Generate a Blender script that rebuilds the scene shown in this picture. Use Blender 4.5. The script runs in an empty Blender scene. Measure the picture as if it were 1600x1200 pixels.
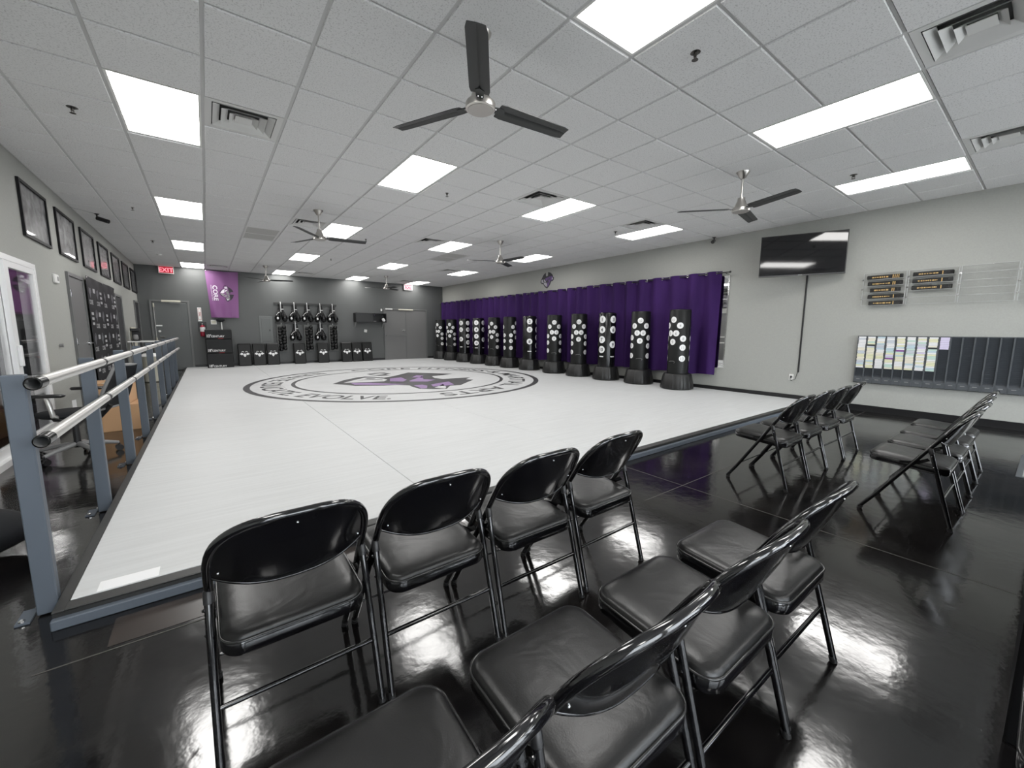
import bpy, bmesh, math, random
from mathutils import Vector, Matrix
random.seed(7)
R = math.radians
scene = bpy.context.scene
C = scene.collection

# ---------------------------------------------------------------- camera
CAM_Z = 1.29
YAW, PITCH, ROLL, FPX = 0.64241, -0.13040, 0.00444, 633.83
def cam_axes():
    cy, sy, cp, sp = math.cos(YAW), math.sin(YAW), math.cos(PITCH), math.sin(PITCH)
    F = Vector((sy*cp, cy*cp, sp)); r = Vector((cy, -sy, 0)); u = r.cross(F)
    cr, sr = math.cos(ROLL), math.sin(ROLL)
    return cr*r+sr*u, -sr*r+cr*u, F
cd = bpy.data.cameras.new('camera'); cam = bpy.data.objects.new('camera', cd); C.objects.link(cam)
r_, u_, f_ = cam_axes()
m = Matrix(((r_.x, u_.x, -f_.x, 0), (r_.y, u_.y, -f_.y, 0), (r_.z, u_.z, -f_.z, CAM_Z), (0, 0, 0, 1)))
cam.matrix_world = m
cd.sensor_width = 36; cd.lens = 36*FPX/1600; cd.clip_start = 0.02; cd.clip_end = 200
scene.camera = cam

# ---------------------------------------------------------------- world, exposure
scene.view_settings.view_transform = 'Standard'; scene.view_settings.look = 'None'
scene.view_settings.gamma = 1; scene.view_settings.use_curve_mapping = False
scene.view_settings.exposure = 0.12
SKY = 8.0            # overcast daylight outside the storefront behind the camera
PANEL = 15.0         # emission of the ceiling troffers
w = bpy.data.worlds.new('world'); scene.world = w; w.use_nodes = True
bg = w.node_tree.nodes['Background']; bg.inputs[0].default_value = (0.88, 0.94, 1.0, 1); bg.inputs[1].default_value = SKY

# ---------------------------------------------------------------- room measures
XL, XR, YB, YF, ZC, ZM = -1.59, 8.59, 16.70, -2.853, 3.215, 0.075
GX, GY, T = 0.1203, 4.4625, 0.6096          # ceiling grid origin and module

# ---------------------------------------------------------------- materials
MATS = {}
def mat(name, col, rough=0.5, metal=0.0, spec=0.5, emit=None, estr=0.0, noise=None, bump=None, coat=0.0, croug=0.1, alpha=None):
    if name in MATS: return MATS[name]
    mt = bpy.data.materials.new(name); mt.use_nodes = True
    nt = mt.node_tree; b = nt.nodes['Principled BSDF']
    b.inputs['Base Color'].default_value = (*col, 1); b.inputs['Roughness'].default_value = rough
    b.inputs['Metallic'].default_value = metal; b.inputs['Specular IOR Level'].default_value = spec
    b.inputs['Coat Weight'].default_value = coat; b.inputs['Coat Roughness'].default_value = croug
    if emit: b.inputs['Emission Color'].default_value = (*emit, 1); b.inputs['Emission Strength'].default_value = estr
    if noise or bump:
        tc = nt.nodes.new('ShaderNodeTexCoord'); geo = nt.nodes.new('ShaderNodeNewGeometry')
    if noise:      # (scale, lo, hi, (sx,sy,sz))
        sc, lo, hi, st = noise
        mp = nt.nodes.new('ShaderNodeMapping'); mp.inputs['Scale'].default_value = st
        nt.links.new(geo.outputs['Position'], mp.inputs[0])
        n = nt.nodes.new('ShaderNodeTexNoise'); n.inputs['Scale'].default_value = sc; n.inputs['Detail'].default_value = 5
        nt.links.new(mp.outputs[0], n.inputs['Vector'])
        cr = nt.nodes.new('ShaderNodeValToRGB')
        cr.color_ramp.elements[0].position = 0.3; cr.color_ramp.elements[1].position = 0.7
        cr.color_ramp.elements[0].color = (*[c*lo for c in col], 1); cr.color_ramp.elements[1].color = (*[min(1, c*hi) for c in col], 1)
        nt.links.new(n.outputs[0], cr.inputs[0]); nt.links.new(cr.outputs[0], b.inputs['Base Color'])
    if bump:       # (scale, strength, distance)
        n2 = nt.nodes.new('ShaderNodeTexNoise'); n2.inputs['Scale'].default_value = bump[0]; n2.inputs['Detail'].default_value = 4
        nt.links.new(geo.outputs['Position'], n2.inputs['Vector'])
        bp = nt.nodes.new('ShaderNodeBump'); bp.inputs['Strength'].default_value = bump[1]; bp.inputs['Distance'].default_value = bump[2]
        nt.links.new(n2.outputs[0], bp.inputs['Height']); nt.links.new(bp.outputs[0], b.inputs['Normal'])
    MATS[name] = mt
    return mt

def floor_material():
    mt = bpy.data.materials.new('polished_black_concrete'); mt.use_nodes = True; nt = mt.node_tree; b = nt.nodes['Principled BSDF']
    geo = nt.nodes.new('ShaderNodeNewGeometry')
    n = nt.nodes.new('ShaderNodeTexNoise'); n.inputs['Scale'].default_value = 1.3; n.inputs['Detail'].default_value = 8; n.inputs['Roughness'].default_value = 0.65
    nt.links.new(geo.outputs['Position'], n.inputs['Vector'])
    cr = nt.nodes.new('ShaderNodeValToRGB'); e = cr.color_ramp.elements
    e[0].position = 0.35; e[0].color = (0.003, 0.003, 0.0035, 1); e[1].position = 0.78; e[1].color = (0.013, 0.011, 0.010, 1)
    nt.links.new(n.outputs[0], cr.inputs[0])
    # thin scratches: stretched noise, two directions
    add = cr.outputs[0]
    for k, (rot, sc) in enumerate(((0.5, (1.2, 60, 1)), (2.2, (1.5, 75, 1)))):
        mp = nt.nodes.new('ShaderNodeMapping'); mp.inputs['Rotation'].default_value = (0, 0, rot); mp.inputs['Scale'].default_value = sc
        nt.links.new(geo.outputs['Position'], mp.inputs[0])
        s = nt.nodes.new('ShaderNodeTexNoise'); s.inputs['Scale'].default_value = 1.0; s.inputs['Detail'].default_value = 1
        nt.links.new(mp.outputs[0], s.inputs['Vector'])
        r2 = nt.nodes.new('ShaderNodeValToRGB'); q = r2.color_ramp.elements
        q[0].position = 0.70; q[0].color = (0, 0, 0, 1); q[1].position = 0.80; q[1].color = (0.02, 0.02, 0.019, 1)
        nt.links.new(s.outputs[0], r2.inputs[0])
        mx = nt.nodes.new('ShaderNodeMixRGB'); mx.blend_type = 'ADD'; mx.inputs[0].default_value = 1
        nt.links.new(add, mx.inputs[1]); nt.links.new(r2.outputs[0], mx.inputs[2]); add = mx.outputs[0]
    nt.links.new(add, b.inputs['Base Color'])
    n3 = nt.nodes.new('ShaderNodeTexNoise'); n3.inputs['Scale'].default_value = 2.2; n3.inputs['Detail'].default_value = 7
    nt.links.new(geo.outputs['Position'], n3.inputs['Vector'])
    mr = nt.nodes.new('ShaderNodeMapRange'); mr.inputs['From Min'].default_value = 0.3; mr.inputs['From Max'].default_value = 0.7
    mr.inputs['To Min'].default_value = 0.07; mr.inputs['To Max'].default_value = 0.17
    nt.links.new(n3.outputs[0], mr.inputs['Value']); nt.links.new(mr.outputs[0], b.inputs['Roughness'])
    b.inputs['Specular IOR Level'].default_value = 0.75
    n4 = nt.nodes.new('ShaderNodeTexNoise'); n4.inputs['Scale'].default_value = 14; n4.inputs['Detail'].default_value = 3
    nt.links.new(geo.outputs['Position'], n4.inputs['Vector'])
    bp = nt.nodes.new('ShaderNodeBump'); bp.inputs['Strength'].default_value = 0.09; bp.inputs['Distance'].default_value = 0.01
    nt.links.new(n4.outputs[0], bp.inputs['Height']); nt.links.new(bp.outputs[0], b.inputs['Normal'])
    return mt

def glass_material(name, tint=(1, 1, 1), gloss=0.04, rough=0.02):
    # thin pane: mostly see-through, mirror-like by Fresnel
    mt = bpy.data.materials.new(name); mt.use_nodes = True; nt = mt.node_tree
    for n in list(nt.nodes): nt.nodes.remove(n)
    out = nt.nodes.new('ShaderNodeOutputMaterial'); tr = nt.nodes.new('ShaderNodeBsdfTransparent'); tr.inputs[0].default_value = (*tint, 1)
    gl = nt.nodes.new('ShaderNodeBsdfGlossy'); gl.inputs['Roughness'].default_value = rough
    lw = nt.nodes.new('ShaderNodeLayerWeight'); pw_ = nt.nodes.new('ShaderNodeMath'); pw_.operation = 'POWER'; pw_.inputs[1].default_value = 5
    nt.links.new(lw.outputs['Facing'], pw_.inputs[0])
    fr = nt.nodes.new('ShaderNodeMath'); fr.operation = 'MULTIPLY_ADD'; fr.inputs[1].default_value = 0.96; fr.inputs[2].default_value = gloss
    nt.links.new(pw_.outputs[0], fr.inputs[0])
    mx = nt.nodes.new('ShaderNodeMixShader')
    nt.links.new(fr.outputs[0], mx.inputs[0]); nt.links.new(tr.outputs[0], mx.inputs[1]); nt.links.new(gl.outputs[0], mx.inputs[2])
    nt.links.new(mx.outputs[0], out.inputs[0])
    MATS[name] = mt
    return mt

def tile_material():
    mt = bpy.data.materials.new('acoustic_tile'); mt.use_nodes = True; nt = mt.node_tree; b = nt.nodes['Principled BSDF']
    geo = nt.nodes.new('ShaderNodeNewGeometry')
    v = nt.nodes.new('ShaderNodeTexNoise'); v.inputs['Scale'].default_value = 95; v.inputs['Detail'].default_value = 2
    nt.links.new(geo.outputs['Position'], v.inputs['Vector'])
    cr = nt.nodes.new('ShaderNodeValToRGB'); e = cr.color_ramp.elements
    e[0].position = 0.30; e[0].color = (0.50, 0.50, 0.50, 1); e[1].position = 0.46; e[1].color = (0.70, 0.70, 0.70, 1)
    nt.links.new(v.outputs[0], cr.inputs[0])
    oi = nt.nodes.new('ShaderNodeObjectInfo')
    nt.links.new(cr.outputs[0], b.inputs['Base Color'])
    b.inputs['Roughness'].default_value = 0.95; b.inputs['Specular IOR Level'].default_value = 0.1
    MATS['tile'] = mt
    return mt

def seat_material():
    mt = bpy.data.materials.new('black_vinyl'); mt.use_nodes = True; nt = mt.node_tree; b = nt.nodes['Principled BSDF']
    b.inputs['Base Color'].default_value = (0.007, 0.007, 0.007, 1); b.inputs['Roughness'].default_value = 0.33; b.inputs['Specular IOR Level'].default_value = 0.45
    geo = nt.nodes.new('ShaderNodeNewGeometry')
    n = nt.nodes.new('ShaderNodeTexNoise'); n.inputs['Scale'].default_value = 7; n.inputs['Detail'].default_value = 2; n.inputs['Distortion'].default_value = 1.2
    nt.links.new(geo.outputs['Position'], n.inputs['Vector'])
    bp = nt.nodes.new('ShaderNodeBump'); bp.inputs['Strength'].default_value = 0.25; bp.inputs['Distance'].default_value = 0.012
    nt.links.new(n.outputs[0], bp.inputs['Height'])
    n2 = nt.nodes.new('ShaderNodeTexNoise'); n2.inputs['Scale'].default_value = 260
    nt.links.new(geo.outputs['Position'], n2.inputs['Vector'])
    bp2 = nt.nodes.new('ShaderNodeBump'); bp2.inputs['Strength'].default_value = 0.12; bp2.inputs['Distance'].default_value = 0.002
    nt.links.new(n2.outputs[0], bp2.inputs['Height']); nt.links.new(bp.outputs[0], bp2.inputs['Normal'])
    nt.links.new(bp2.outputs[0], b.inputs['Normal'])
    MATS['vinyl'] = mt
    return mt

def photo_material(seed):
    # black-and-white poster print
    mt = bpy.data.materials.new('poster_print'); mt.use_nodes = True; nt = mt.node_tree; b = nt.nodes['Principled BSDF']
    geo = nt.nodes.new('ShaderNodeNewGeometry')
    mp = nt.nodes.new('ShaderNodeMapping'); mp.inputs['Location'].default_value = (seed*3.1, seed*1.7, seed*2.3)
    nt.links.new(geo.outputs['Position'], mp.inputs[0])
    n = nt.nodes.new('ShaderNodeTexNoise'); n.inputs['Scale'].default_value = 4.5; n.inputs['Detail'].default_value = 6; n.inputs['Distortion'].default_value = 0.8
    nt.links.new(mp.outputs[0], n.inputs['Vector'])
    cr = nt.nodes.new('ShaderNodeValToRGB'); e = cr.color_ramp.elements
    e[0].position = 0.38; e[0].color = (0.015, 0.015, 0.017, 1); e[1].position = 0.68; e[1].color = (0.24, 0.24, 0.25, 1)
    nt.links.new(n.outputs[0], cr.inputs[0]); nt.links.new(cr.outputs[0], b.inputs['Base Color'])
    b.inputs['Roughness'].default_value = 0.4; b.inputs['Coat Weight'].default_value = 1.0; b.inputs['Coat Roughness'].default_value = 0.03
    return mt

M_FLOOR = floor_material(); M_TILE = tile_material(); M_VINYL = seat_material()
M_GLASS = glass_material('clear_glass'); M_ACRYL = glass_material('clear_acrylic', (0.985, 0.987, 0.987), gloss=0.07, rough=0.03)
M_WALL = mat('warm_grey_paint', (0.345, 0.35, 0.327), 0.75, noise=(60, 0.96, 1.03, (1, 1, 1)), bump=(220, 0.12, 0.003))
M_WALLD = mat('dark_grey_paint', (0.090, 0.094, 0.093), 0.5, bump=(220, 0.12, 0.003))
M_GRID = mat('grid_white_metal', (0.50, 0.50, 0.50), 0.5)
M_BASE = mat('black_rubber_base', (0.008, 0.008, 0.009), 0.35)
M_MAT = mat('grey_white_mat_vinyl', (0.55, 0.558, 0.56), 0.5, noise=(2.2, 0.94, 1.04, (0.8, 14, 1)), bump=(160, 0.1, 0.002))
M_MATB = mat('black_mat_print', (0.03, 0.03, 0.033), 0.5)
M_MATP = mat('purple_mat_print', (0.26, 0.16, 0.34), 0.5)
M_MATL = mat('pale_mat_print', (0.80, 0.80, 0.81), 0.5)
M_MATG = mat('grey_mat_print', (0.33, 0.32, 0.34), 0.5)
M_EDGE = mat('charcoal_edge_vinyl', (0.022, 0.022, 0.021), 0.45, noise=(6, 0.8, 1.3, (1, 1, 1)))
M_BLUEG = mat('slate_painted_steel', (0.098, 0.115, 0.138), 0.5, spec=0.3)
M_ENAMEL = mat('black_enamel', (0.004, 0.004, 0.005), 0.12, spec=0.6, coat=0.5, croug=0.05)
M_RIVET = mat('bright_rivet', (0.7, 0.7, 0.72), 0.25, 1.0)
M_PIPE = mat('black_piping', (0.02, 0.02, 0.02), 0.18)
M_RUB = mat('black_rubber', (0.01, 0.01, 0.01), 0.6)
M_NICK = mat('brushed_nickel', (0.55, 0.53, 0.50), 0.28, 1.0)
M_BLADE = mat('dark_fan_blade', (0.016, 0.018, 0.018), 0.45)
M_CHROME = mat('chrome', (0.8, 0.8, 0.8), 0.12, 1.0)
M_ALU = mat('satin_aluminium', (0.66, 0.65, 0.63), 0.38, 0.85)
M_WHITE = mat('white_plastic', (0.75, 0.75, 0.73), 0.4)
M_WFRAME = mat('white_vinyl_frame', (0.80, 0.80, 0.80), 0.35)
M_BLACK = mat('black_plastic', (0.010, 0.010, 0.011), 0.4)
M_GLOSSB = mat('gloss_black_vinyl', (0.004, 0.004, 0.0045), 0.22, spec=0.4)
M_BAG = mat('matte_black_vinyl', (0.007, 0.0075, 0.0075), 0.42, spec=0.3)
M_BASEP = mat('bag_base_plastic', (0.009, 0.009, 0.009), 0.38, bump=(90, 0.15, 0.004))
M_SCREEN = mat('dark_screen', (0.004, 0.004, 0.005), 0.06, spec=0.6)
M_CURT = mat('purple_curtain_cloth', (0.034, 0.011, 0.078), 0.75, spec=0.15, noise=(3, 0.85, 1.15, (1, 1, 0.4)))
M_FLAG = mat('purple_flag_satin', (0.205, 0.075, 0.215), 0.5)
M_FLAGB = mat('flag_black', (0.03, 0.02, 0.035), 0.5)
M_FLAGW = mat('flag_white', (0.78, 0.72, 0.80), 0.5)
M_DOOR = mat('grey_door_paint', (0.150, 0.150, 0.148), 0.45)
M_DOORD = mat('dark_door_paint', (0.10, 0.107, 0.105), 0.45)
M_DFR = mat('grey_door_frame', (0.135, 0.138, 0.135), 0.4)
M_DARK = mat('unlit_void_shade', (0.02, 0.021, 0.023), 0.6)  # near-black colour stands for the shade inside unlit openings
M_LITE = mat('troffer_diffuser', (0.9, 0.9, 0.9), 0.5, emit=(1.0, 0.985, 0.96), estr=PANEL)
M_TROF = mat('troffer_frame', (0.72, 0.72, 0.70), 0.4)
M_VENT = mat('vent_white_metal', (0.60, 0.60, 0.59), 0.45)
M_DUCT = mat('duct_dark', (0.04, 0.04, 0.04), 0.7)
M_RETV = mat('return_grille_grey', (0.42, 0.415, 0.40), 0.6)
M_EXITR = mat('exit_red', (0.25, 0.01, 0.02), 0.4, emit=(1, 0.02, 0.06), estr=0.30)
M_EXITT = mat('exit_letters', (0.6, 0.2, 0.25), 0.4, emit=(1.0, 0.30, 0.36), estr=1.0)
M_RED = mat('extinguisher_red', (0.28, 0.01, 0.03), 0.3)
M_REDP = mat('red_print', (0.35, 0.03, 0.04), 0.5)
M_PRINT = mat('white_print', (0.8, 0.8, 0.8), 0.5)
M_GPRINT = mat('grey_print', (0.28, 0.28, 0.28), 0.5)
M_BANNER = mat('black_banner_vinyl', (0.010, 0.010, 0.012), 0.55, spec=0.25)
M_CARD = mat('corrugated_cardboard', (0.50, 0.30, 0.16), 0.8)
M_MESHF = mat('dark_fabric', (0.014, 0.015, 0.017), 0.8, spec=0.2, bump=(300, 0.3, 0.003))
M_GREYP = mat('grey_plastic', (0.22, 0.22, 0.22), 0.4)
M_RACK = mat('charcoal_rack', (0.065, 0.072, 0.08), 0.45)
M_RACKD = mat('rack_slot_dark', (0.075, 0.083, 0.095), 0.45)
M_GOLD = mat('gold_thread', (0.62, 0.40, 0.14), 0.5)
M_MIRROR = mat('mirror_silver', (0.85, 0.86, 0.86), 0.02, 1.0)
M_BELT = mat('black_belt_cloth', (0.008, 0.008, 0.009), 0.8)
M_STRAP = mat('white_webbing', (0.62, 0.62, 0.62), 0.6)
M_CREAM = mat('cream_laminate', (0.55, 0.53, 0.44), 0.5)
M_OUT = mat('pale_paving', (0.55, 0.54, 0.52), 0.9)

# ---------------------------------------------------------------- mesh helpers
class MB:
    def __init__(self): self.v = []; self.f = []
    def add(self, vs, fs):
        o = len(self.v); self.v += [tuple(p) for p in vs]; self.f += [tuple(i+o for i in q) for q in fs]; return self
    def box(self, x0, x1, y0, y1, z0, z1):
        return self.add([(x0,y0,z0),(x1,y0,z0),(x1,y1,z0),(x0,y1,z0),(x0,y0,z1),(x1,y0,z1),(x1,y1,z1),(x0,y1,z1)],
                        [(0,3,2,1),(4,5,6,7),(0,1,5,4),(1,2,6,5),(2,3,7,6),(3,0,4,7)])
    def bevbox(self, x0, x1, y0, y1, z0, z1, b):
        b = min(b, (x1-x0)/2.01, (y1-y0)/2.01, (z1-z0)/2.01)
        vs = []; idx = {}
        X = (x0, x1); Y = (y0, y1); Z = (z0, z1)
        for i in (0, 1):
            for j in (0, 1):
                for k in (0, 1):
                    sx, sy, sz = (1, -1)[i], (1, -1)[j], (1, -1)[k]
                    idx[i,j,k,0] = len(vs); vs.append((X[i], Y[j]+sy*b, Z[k]+sz*b))
                    idx[i,j,k,1] = len(vs); vs.append((X[i]+sx*b, Y[j], Z[k]+sz*b))
                    idx[i,j,k,2] = len(vs); vs.append((X[i]+sx*b, Y[j]+sy*b, Z[k]))
        fs = []
        def q(a, b_, c, d, n):
            p = [Vector(vs[t]) for t in (a, b_, c, d)]
            nn = (p[1]-p[0]).cross(p[2]-p[0])
            fs.append((a, b_, c, d) if nn.dot(Vector(n)) > 0 else (d, c, b_, a))
        for i in (0, 1):
            n = ((-1, 1)[i], 0, 0); q(idx[i,0,0,0], idx[i,1,0,0], idx[i,1,1,0], idx[i,0,1,0], n)
            n = (0, (-1, 1)[i], 0); q(idx[0,i,0,1], idx[1,i,0,1], idx[1,i,1,1], idx[0,i,1,1], n)
            n = (0, 0, (-1, 1)[i]); q(idx[0,0,i,2], idx[1,0,i,2], idx[1,1,i,2], idx[0,1,i,2], n)
        for i in (0, 1):
            for j in (0, 1):
                s1, s2 = (-1, 1)[i], (-1, 1)[j]
                q(idx[i,j,0,0], idx[i,j,0,1], idx[i,j,1,1], idx[i,j,1,0], (s1, s2, 0))
                q(idx[i,0,j,0], idx[i,0,j,2], idx[i,1,j,2], idx[i,1,j,0], (s1, 0, s2))
                q(idx[0,i,j,1], idx[0,i,j,2], idx[1,i,j,2], idx[1,i,j,1], (0, s1, s2))
        for i in (0, 1):
            for j in (0, 1):
                for k in (0, 1):
                    a, b_, c = idx[i,j,k,0], idx[i,j,k,1], idx[i,j,k,2]
                    nn = (Vector(vs[b_])-Vector(vs[a])).cross(Vector(vs[c])-Vector(vs[a]))
                    fs.append((a, b_, c) if nn.dot(Vector(((-1,1)[i], (-1,1)[j], (-1,1)[k]))) > 0 else (a, c, b_))
        return self.add(vs, fs)
    def tube(self, pts, r, n=10, cap=True, closed=False):
        pts = [Vector(p) for p in pts]; L = len(pts); rr = r if isinstance(r, (list, tuple)) else [r]*L
        vs = []; prev = None
        for i, p in enumerate(pts):
            if closed: t = pts[(i+1) % L]-pts[i-1]
            else: t = pts[min(i+1, L-1)]-pts[max(i-1, 0)]
            t.normalize()
            if prev is None:
                a = Vector((0, 0, 1)) if abs(t.z) < 0.9 else Vector((1, 0, 0)); prev = t.cross(a).normalized()
            nrm = (prev-t*prev.dot(t)).normalized(); bn = t.cross(nrm); prev = nrm
            for k in range(n):
                a = 2*math.pi*k/n; vs.append(p+(nrm*math.cos(a)+bn*math.sin(a))*rr[i])
        fs = []
        for i in range(L if closed else L-1):
            i2 = (i+1) % L
            for k in range(n):
                k2 = (k+1) % n; fs.append((i*n+k, i*n+k2, i2*n+k2, i2*n+k))
        if cap and not closed:
            fs.append(tuple(range(n-1, -1, -1))); fs.append(tuple((L-1)*n+k for k in range(n)))
        return self.add(vs, fs)
    def lathe(self, prof, c=(0, 0, 0), n=24, a0=0.0, mod=None):
        vs = []; fs = []; L = len(prof)
        for r, z in prof:
            for k in range(n):
                a = a0+2*math.pi*k/n; q = r*(mod(a, z) if mod else 1)
                vs.append((c[0]+q*math.cos(a), c[1]+q*math.sin(a), c[2]+z))
        for i in range(L-1):
            for k in range(n):
                k2 = (k+1) % n; fs.append((i*n+k, i*n+k2, (i+1)*n+k2, (i+1)*n+k))
        fs.append(tuple(range(n-1, -1, -1))); fs.append(tuple((L-1)*n+k for k in range(n)))
        return self.add(vs, fs)
    def ball(self, c, rx, ry=None, rz=None, n=12, m_=8):
        ry = ry or rx; rz = rz or rx; vs = [(c[0], c[1], c[2]-rz)]; fs = []
        for i in range(1, m_):
            t = -math.pi/2+math.pi*i/m_
            for k in range(n):
                a = 2*math.pi*k/n; vs.append((c[0]+rx*math.cos(t)*math.cos(a), c[1]+ry*math.cos(t)*math.sin(a), c[2]+rz*math.sin(t)))
        vs.append((c[0], c[1], c[2]+rz)); top = len(vs)-1
        for k in range(n):
            k2 = (k+1) % n; fs.append((0, 1+k2, 1+k)); fs.append((top, top-n+k, top-n+k2))
            for i in range(m_-2): fs.append((1+i*n+k, 1+i*n+k2, 1+(i+1)*n+k2, 1+(i+1)*n+k))
        return self.add(vs, fs)
    def prism(self, poly, fn, d0, d1):
        # poly: 2-D outline; fn(u, v, d) -> 3-D point; extruded from depth d0 to d1
        n = len(poly); vs = [fn(u, v, d0) for u, v in poly]+[fn(u, v, d1) for u, v in poly]
        fs = [tuple(range(n)), tuple(range(2*n-1, n-1, -1))]
        for k in range(n): fs.append((k, n+k, n+(k+1) % n, (k+1) % n))
        return self.add(vs, fs)
    def grid(self, fn, nu, nv, closed=False):
        vs = [fn(i/nu, j/nv) for j in range(nv+1) for i in range(nu+1)]
        fs = [(j*(nu+1)+i, j*(nu+1)+i+1, (j+1)*(nu+1)+i+1, (j+1)*(nu+1)+i) for j in range(nv) for i in range(nu)]
        return self.add(vs, fs)
    def mesh(self, name, material, smooth=None):
        me = bpy.data.meshes.new(name); me.from_pydata(self.v, [], self.f); me.update()
        bm = bmesh.new(); bm.from_mesh(me); bmesh.ops.recalc_face_normals(bm, faces=bm.faces); bm.to_mesh(me); bm.free()
        me.materials.append(material)
        if smooth is not None:
            me.polygons.foreach_set('use_smooth', [True]*len(me.polygons))
            try: me.set_sharp_from_angle(angle=R(smooth))
            except Exception: pass
        return me
    def build(self, name, material, parent=None, off=None, smooth=None):
        if off is not None: self.v = [(p[0]-off[0], p[1]-off[1], p[2]-off[2]) for p in self.v]
        o = bpy.data.objects.new(name, self.mesh(name, material, smooth)); C.objects.link(o)
        if parent: o.parent = parent
        return o

def tag(o, label, cat, group=None):
    o['label'] = label; o['category'] = cat
    if group: o['group'] = group
    return o
def thing(name, label, cat, loc=(0, 0, 0), rz=0.0, group=None):
    o = bpy.data.objects.new(name, None); o.empty_display_size = 0.1; C.objects.link(o)
    o.location = loc; o.rotation_euler = (0, 0, rz); return tag(o, label, cat, group)
def struct(name, mb, material, smooth=None):
    o = mb.build(name, material, smooth=smooth); o['kind'] = 'structure'; return o
def sempty(name, loc=(0, 0, 0)):
    o = bpy.data.objects.new(name, None); C.objects.link(o); o.location = loc; o['kind'] = 'structure'; return o
def dup(root, loc, rz, label=None, group=None):
    r = root.copy(); C.objects.link(r); r.location = loc; r.rotation_euler = (0, 0, rz)
    if label: r['label'] = label
    if group: r['group'] = group
    for ch in list(root.children):
        c = ch.copy(); C.objects.link(c); c.parent = r
        for g in ch.children:
            d = g.copy(); C.objects.link(d); d.parent = c
    return r
def share(name, me, parent, loc):
    o = bpy.data.objects.new(name, me); C.objects.link(o); o.parent = parent; o.location = loc; return o

TXT = {}
def text_geo(body, bold=0.0):
    # outline glyphs of a line of text as (verts, faces), cap height 1, starting at x = 0
    key = (body, bold)
    if key in TXT: return TXT[key]
    cu = bpy.data.curves.new('t', 'FONT'); cu.body = body; cu.size = 1.0; cu.offset = bold; cu.resolution_u = 3
    ob = bpy.data.objects.new('t', cu); C.objects.link(ob)
    dg = bpy.context.evaluated_depsgraph_get(); dg.update(); me = ob.evaluated_get(dg).to_mesh()
    vs = [tuple(v.co) for v in me.vertices]; fs = [tuple(p.vertices) for p in me.polygons]
    ob.evaluated_get(dg).to_mesh_clear(); C.objects.unlink(ob); bpy.data.objects.remove(ob); bpy.data.curves.remove(cu)
    xs = [v[0] for v in vs]; h = 0.73
    x0 = min(xs); vs = [((v[0]-x0)/h, v[1]/h) for v in vs]; wd = (max(xs)-x0)/h
    TXT[key] = (vs, fs, wd); return TXT[key]
def text_mb(body, fn, bold=0.0, mb=None):
    # fn(u, v) -> 3-D; u in cap heights measured from the middle of the text, v 0..1
    vs, fs, wd = text_geo(body, bold); mb = mb or MB()
    mb.add([fn(u-wd/2, v) for u, v in vs], fs); return mb

# ================================================================ SETTING
TH = 0.12
FY1 = YB+TH
fl = struct('floor', MB().box(XL-2.6, XR+TH, YF-TH, FY1, -0.10, 0.0), M_FLOOR)
M_JOINT = mat('saw_cut_filler', (0.055, 0.052, 0.047), 0.6)
for a in ((3.125, 3.131, YF, 2.45), (8.2, 8.205, YF, 2.45)):
    MB().box(a[0], a[1], a[2], a[3], 0.0, 0.0012).build('floor_joint', M_JOINT, fl)
for a in ((2.6, XR, 1.765, 1.770), (XL, XR, -1.3, -1.295)):
    MB().box(a[0], a[1], a[2], a[3], 0.0, 0.0012).build('floor_joint', M_JOINT, fl)
M_WORN = mat('worn_brown_concrete', (0.030, 0.022, 0.018), 0.26, noise=(5, 0.5, 1.3, (1, 1, 1)))
MB().box(-0.42, 1.3, 2.19, 2.40, 0.0, 0.0014).build('worn_strip', M_WORN, fl)
MB().box(-0.62, 1.3, 2.162, 2.168, 0.0, 0.0016).build('floor_joint', M_JOINT, fl)

# outer walls
DY0, DY1, DZ = 5.40, 7.36, 2.04          # opening of the white sliding door
wl_ = MB(); wl_.box(XL-TH, XL, YF-TH, DY0, 0, ZC+0.2); wl_.box(XL-TH, XL, DY1, FY1, 0, ZC+0.2); wl_.box(XL-TH, XL, DY0, DY1, DZ, ZC+0.2)
struct('wall_left', wl_, M_WALL)
struct('wall_right', MB().box(XR, XR+TH, YF-TH, FY1, 0, ZC+0.2), M_WALL)
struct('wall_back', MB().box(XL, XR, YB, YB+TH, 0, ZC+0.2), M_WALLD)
# storefront behind the camera: piers, sill, header, three glazed bays
wf = MB(); wf.box(XL, XR, YF-TH, YF, 2.75, ZC+0.2); wf.box(XL, XR, YF-TH, YF, 0, 0.12)
bays = [(-1.2, 1.6), (2.0, 4.8), (5.2, 8.2)]
edges = [XL]+[e for b in bays for e in b]+[XR]
for k in range(0, len(edges), 2): wf.box(edges[k], edges[k+1], YF-TH, YF, 0.12, 2.75)
struct('wall_front', wf, M_WALL)
for k, (a, b) in enumerate(bays):
    o = sempty('window_%d' % (k+3), ((a+b)/2, YF, 0.12)); off = ((a+b)/2, YF, 0.12)
    MB().box(a, b, YF-0.065, YF-0.055, 0.12, 2.75).build('pane', M_GLASS, o, off)
    fr = MB()
    for x in (a+0.025, (a+b)/2, b-0.025): fr.box(x-0.025, x+0.025, YF-0.09, YF-0.03, 0.12, 2.75)
    fr.box(a, b, YF-0.09, YF-0.03, 0.12, 0.17); fr.box(a, b, YF-0.09, YF-0.03, 2.70, 2.75); fr.box(a, b, YF-0.09, YF-0.03, 2.1, 2.14)
    fr.build('window_frame', M_ALU, o, off)
struct('ground', MB().box(-25, 32, YF-30, YF-TH, -0.25, -0.12), M_OUT)

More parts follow.
